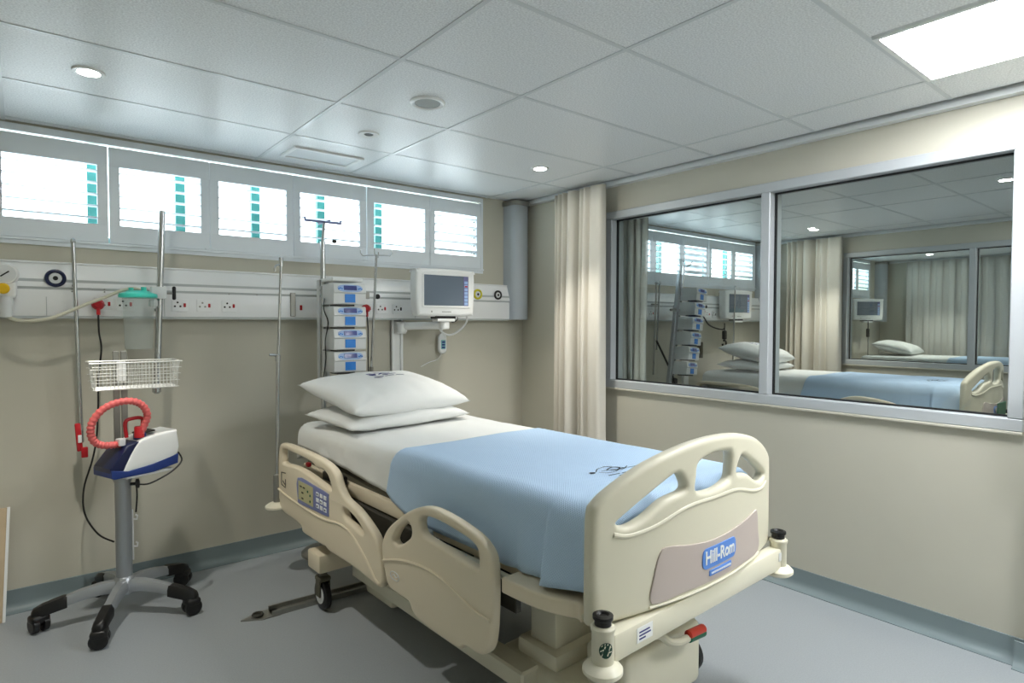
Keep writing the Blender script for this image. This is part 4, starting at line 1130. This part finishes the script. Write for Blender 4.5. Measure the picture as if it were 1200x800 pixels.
# steel channel on the floor under the bed head
t = thing('floor_channel', 'flat steel channel lying on floor under bed head, pointed end out', 'floor bracket', (-2.42, -.84, 0), 0)
A = Vector((.0, .0)); 
e0 = BO + Matrix.Rotation(BTH, 3, 'Z') @ Vector((-.80, 1.985, 0)); e1 = BO + Matrix.Rotation(BTH, 3, 'Z') @ Vector((-.10, 1.93, 0))
ln = (e1-e0).length; an = math.atan2(e1.y-e0.y, e1.x-e0.x)
t.location = e0; t.rotation_euler = (0, 0, an)
MB().box((.04, -.040, 0), (ln, -.030, .026)).box((.04, .030, 0), (ln, .040, .026)).box((.04, -.03, 0), (ln, .03, .006)).build('channel', STEELD, t, smooth=0)
MB().prism([(-.10, .0), (-.01, -.048), (.08, -.045), (.08, .045), (-.01, .048)], .006, lambda a, b_, t_: Vector((a, b_, t_))).build('end_plate', STEELD, t, smooth=0)
q = MB(); q.tube([(-.02+.022*math.cos(2*PI*k/16), .022*math.sin(2*PI*k/16), .014) for k in range(16)], .007, 6, True)
q.cyl((-.02, 0, 0.004), (-.02, 0, .012), .018, n=12); q.build('end_ring', DARK, t)
# white box at the right frame edge
t = thing('wall_dispenser', 'white wall box on the right edge beside the glazing', 'dispenser', (-.035, -3.46, 1.03))
MB().box((-.06, -.10, -.13), (0, .065, .20), .012, 2).build('cover', WHITE, t)
MB().box((-.05, -.09, -.15), (-.005, .055, -.13), .003, 1).build('tray', STEELD, t)

# ================================================================== NEXT ROOM BEHIND THE GLASS
B2 = Vector((2.72, -2.63, 0)); RAISE = .075
lower = ('caster', 'base_rail', 'foot_cover', 'front_cover', 'head_cover', 'head_crossbar', 'column_collar', 'brake_tube', 'pedal_lever')
skip = ('drip_socket', 'mauve', 'beam_mark')
b2 = copy_tree(bed)
b2.location = B2; b2.rotation_euler = (0, 0, 0)
b2['label'] = 'cream plastic hospital bed behind the glass in the next room'
for c in kids(b2):
    if not c.name.startswith(lower): c.location.z += RAISE
def copy_to(o, loc, rz, label):
    c = copy_tree(o); c.location = loc; c.rotation_euler = (o.rotation_euler.x, o.rotation_euler.y, rz); c['label'] = label; return c
up = Vector((0, 0, RAISE))
copy_to(mt, B2+up, 0, 'mattress of the bed behind the glass')
copy_to(sheet, B2+up, 0, 'white sheet on the bed behind the glass')
copy_to(blanket, B2+up, 0, 'pale blue blanket on the bed behind the glass')
copy_to(p2, B2+Vector((-.04, 1.98, .955))+up, .05, 'lower white pillow on the bed behind the glass')
pp = copy_to(p1, B2+Vector((.02, 2.0, 1.075))+up, .15, 'upper white pillow on the bed behind the glass')
tg = MB(); tg.box((-.07, -.062, .62), (.17, -.054, .84), .004, 1)
o = tg.build('card', GREEN); o.location = B2; tag(o, 'green card hanging on the footboard behind the glass', 'card')
# pump stack behind the glass, on a leaning rail
TILT = .15
t = thing('pump_rack', 'leaning steel rack of six pumps behind the glass', 'stand', (1.60, -.30, 0))
MB().box((-.022, -.02, .84), (.022, .02, 1.98), .004, 1, Matrix.Translation((-.11, -.02, 0)) @ Matrix.Rotation(TILT, 4, 'Y')).build('rail', SILVER, t, smooth=0)
MB().tube([(.02, .03, .08), (.30, .01, 2.05)], .014, 10).build('pole', STEEL, t)
for a in (-1, 1):
    q = MB(); q.tube([(.30, .01, 2.03), (.30+.06*a, -.02, 2.06), (.30+.08*a, -.03, 2.09)], .006, 6); q.tube([(.30, .01, 2.03), (.31, .06*a, 2.06), (.31, .08*a, 2.09)], .006, 6)
    q.build('hook', STEEL, t)
MB().tube([(.0, -.05, 1.60), (.24, -.0, 1.605)], .012, 8).build('side_arm', STEELD, t)
MB().lathe([(.02, 0), (.035, .01), (.035, .06), (.02, .07)], (.08, -.04, .86), 14).build('lower_clamp', BLACK, t)
MB().lathe([(.2, 0), (.2, .03), (.03, .10)], (.02, .03, 0), 20).build('base', SILVER, t)
ordn = ['topmost', 'second', 'third', 'fourth', 'fifth', 'lowest']
for k in range(6):
    z = 1.69-.146*k
    c = copy_tree(proto_pump); c.location = (1.80+.21*(z-1.0), -.46, z); c.rotation_euler = (0, TILT*.5, math.radians(6))
    c['label'] = ordn[k] + ' white pump of the rack of six behind the glass'; c['group'] = 'infusion pumps on the rack behind the glass'
m2 = copy_tree(mon, None, lambda c: 'lead' not in c.name); m2.location = (3.06, -.205, 1.512); m2.rotation_euler = (0, 0, math.radians(-6)); m2['label'] = 'white patient monitor behind the glass in the next room'
MB().tube([(0, .06, .12), (.0, .10, .05), (.0, .12, -.0)], .022, 10).build('wall_arm', WHITE, m2)
plug_c = plug(2.50, 1.60, 'red plug in the trunking behind the glass')
cord('pump_cord', [(2.50, -.12, 1.55), (2.54, -.16, 1.46), (2.60, -.2, 1.42), (2.68, -.25, 1.40), (2.70, -.26, 1.42)], .008, BLACK, plug_c)
t = thing('hand_control', 'black hand control hanging below the monitor behind the glass', 'hand control', (2.70, -.26, 1.20))
MB().tube([(0, 0, .27), (.005, 0, .16)], .006, 8).build('lead', BLACK, t)
MB().box((-.025, -.02, .09), (.025, .02, .19), .012, 3).build('grip', BLACK, t)
MB().tube([(.035*math.cos(a_*PI/8), 0, .045+.035*math.sin(a_*PI/8)) for a_ in range(-8, 6)], .011, 8).build('hook', BLACK, t)
for (x, y, z0, z1, nm, lb) in ((1.63, -.14, .95, 1.88, 'wall_pole', 'thin wall pole nearest the grey curtain behind the glass'), (1.68, -.14, 1.2, 1.88, 'wall_pole', 'short wall pole second from the grey curtain behind the glass'), (2.90, -.25, .595, 1.88, 'bed_drip_pole', 'thin drip pole in front of the monitor behind the glass')):
    t = thing(nm, lb, 'pole', (x, y, 0))
    MB().tube([(-.02, 0, z0), (.02, 0, z1)], .009, 8).build('tube', STEEL, t)
    MB().lathe([(.012, 0), (.018, .01), (.012, .03)], (.02, 0, z1-.02), 10).build('tip', STEEL, t)
    if nm == 'wall_pole': MB().tube([(.01, .01, z1-.22), (.01, .055, z1-.22)], .008, 8).build('bracket', STEELD, t)
t = thing('strap', 'dark strap slanting down behind the glass beside the grey curtain', 'strap', (0, 0, 0))
MB().tube([(1.45, -.30, 1.30), (1.62, -.30, 1.08), (1.80, -.30, .80), (1.92, -.3, .55)], .010, 8).build('strap', BLACK, t)
copy_channel = bpy.data.objects['wall_channel']
t = thing('wall_channel', 'white vertical mounting channel on wall behind the glass', 'wall mount', (2.33, 0, 0))
MB().box((-.045, -.030, .12), (.045, 0, 1.49), .003, 1).build('rail', WHITE, t, smooth=0)
t = thing('wall_bracket', 'small dark bracket on the wall behind the glass below the monitor', 'bracket', (2.60, -.03, 1.18))
MB().box((-.03, -.03, -.10), (.0, .028, .08), .004, 1).build('plate', OLIVE, t)

# ================================================================== FARTHEST ROOM
B3 = Vector((6.75, -2.63, 0))
keep3 = ('footboard', 'head_side_rail', 'foot_side_rail', 'deck_panel', 'deck_pan', 'bumper_beam', 'base_rail', 'caster', 'foot_cover', 'foot_lift_column', 'head_lift_column', 'head_cover', 'head_crossbar')
b3 = copy_tree(bed, None, lambda c: c.parent is not bed or c.name.startswith(keep3))
b3.location = B3; b3.rotation_euler = (0, 0, 0); b3['label'] = 'cream hospital bed in the farthest room seen through both panes'
for c in kids(b3):
    if not c.name.startswith(lower): c.location.z += .10
up3 = Vector((0, 0, .10))
copy_to(mt, B3+up3, 0, 'mattress of the bed in the farthest room')
copy_to(sheet, B3+up3, 0, 'white sheet on the bed in the farthest room')
copy_to(blanket, B3+up3, 0, 'pale blue blanket on the bed in the farthest room')
copy_to(p1, B3+Vector((.15, 2.05, 1.0))+up3, .1, 'single white pillow on the bed in the farthest room')
m3 = copy_tree(mon, None, lambda c: 'lead' not in c.name); m3.location = (6.80, -.18, 1.515); m3.rotation_euler = (0, 0, math.radians(-35)); m3['label'] = 'small white patient monitor in the farthest room'
MB().tube([(0, .06, .12), (.0, .12, .05), (.0, .14, -.0)], .022, 8).build('wall_arm', WHITE, m3)
t = thing('hand_control', 'black hand control hanging below the monitor in the farthest room', 'hand control', (6.74, -.21, 1.2))
MB().tube([(.03, 0.01, .30), (.005, 0, .16)], .008, 8).build('lead', BLACK, t)
MB().box((-.025, -.02, .06), (.03, .02, .19), .012, 3).build('grip', BLACK, t)
MB().tube([(.01, 0, .06), (.015, .0, -.25)], .006, 8).build('cord', BLACK, t)

for o in bpy.data.objects:          # pieces too small to pick apart in the photo, joined per part
    if o.type == 'MESH' and o.parent is not None and o.name.split('.')[0] in ('pin_hole', 'screw', 'seam', 'key', 'touch_key', 'maker_lettering', 'basket_wires', 'white_keys', 'key_symbol', 'lamp_dot', 'key_outline', 'strip_lettering', 'label_print', 'pictogram', 'slat_pins', 'printed_mark'):
        o['kind'] = 'stuff'
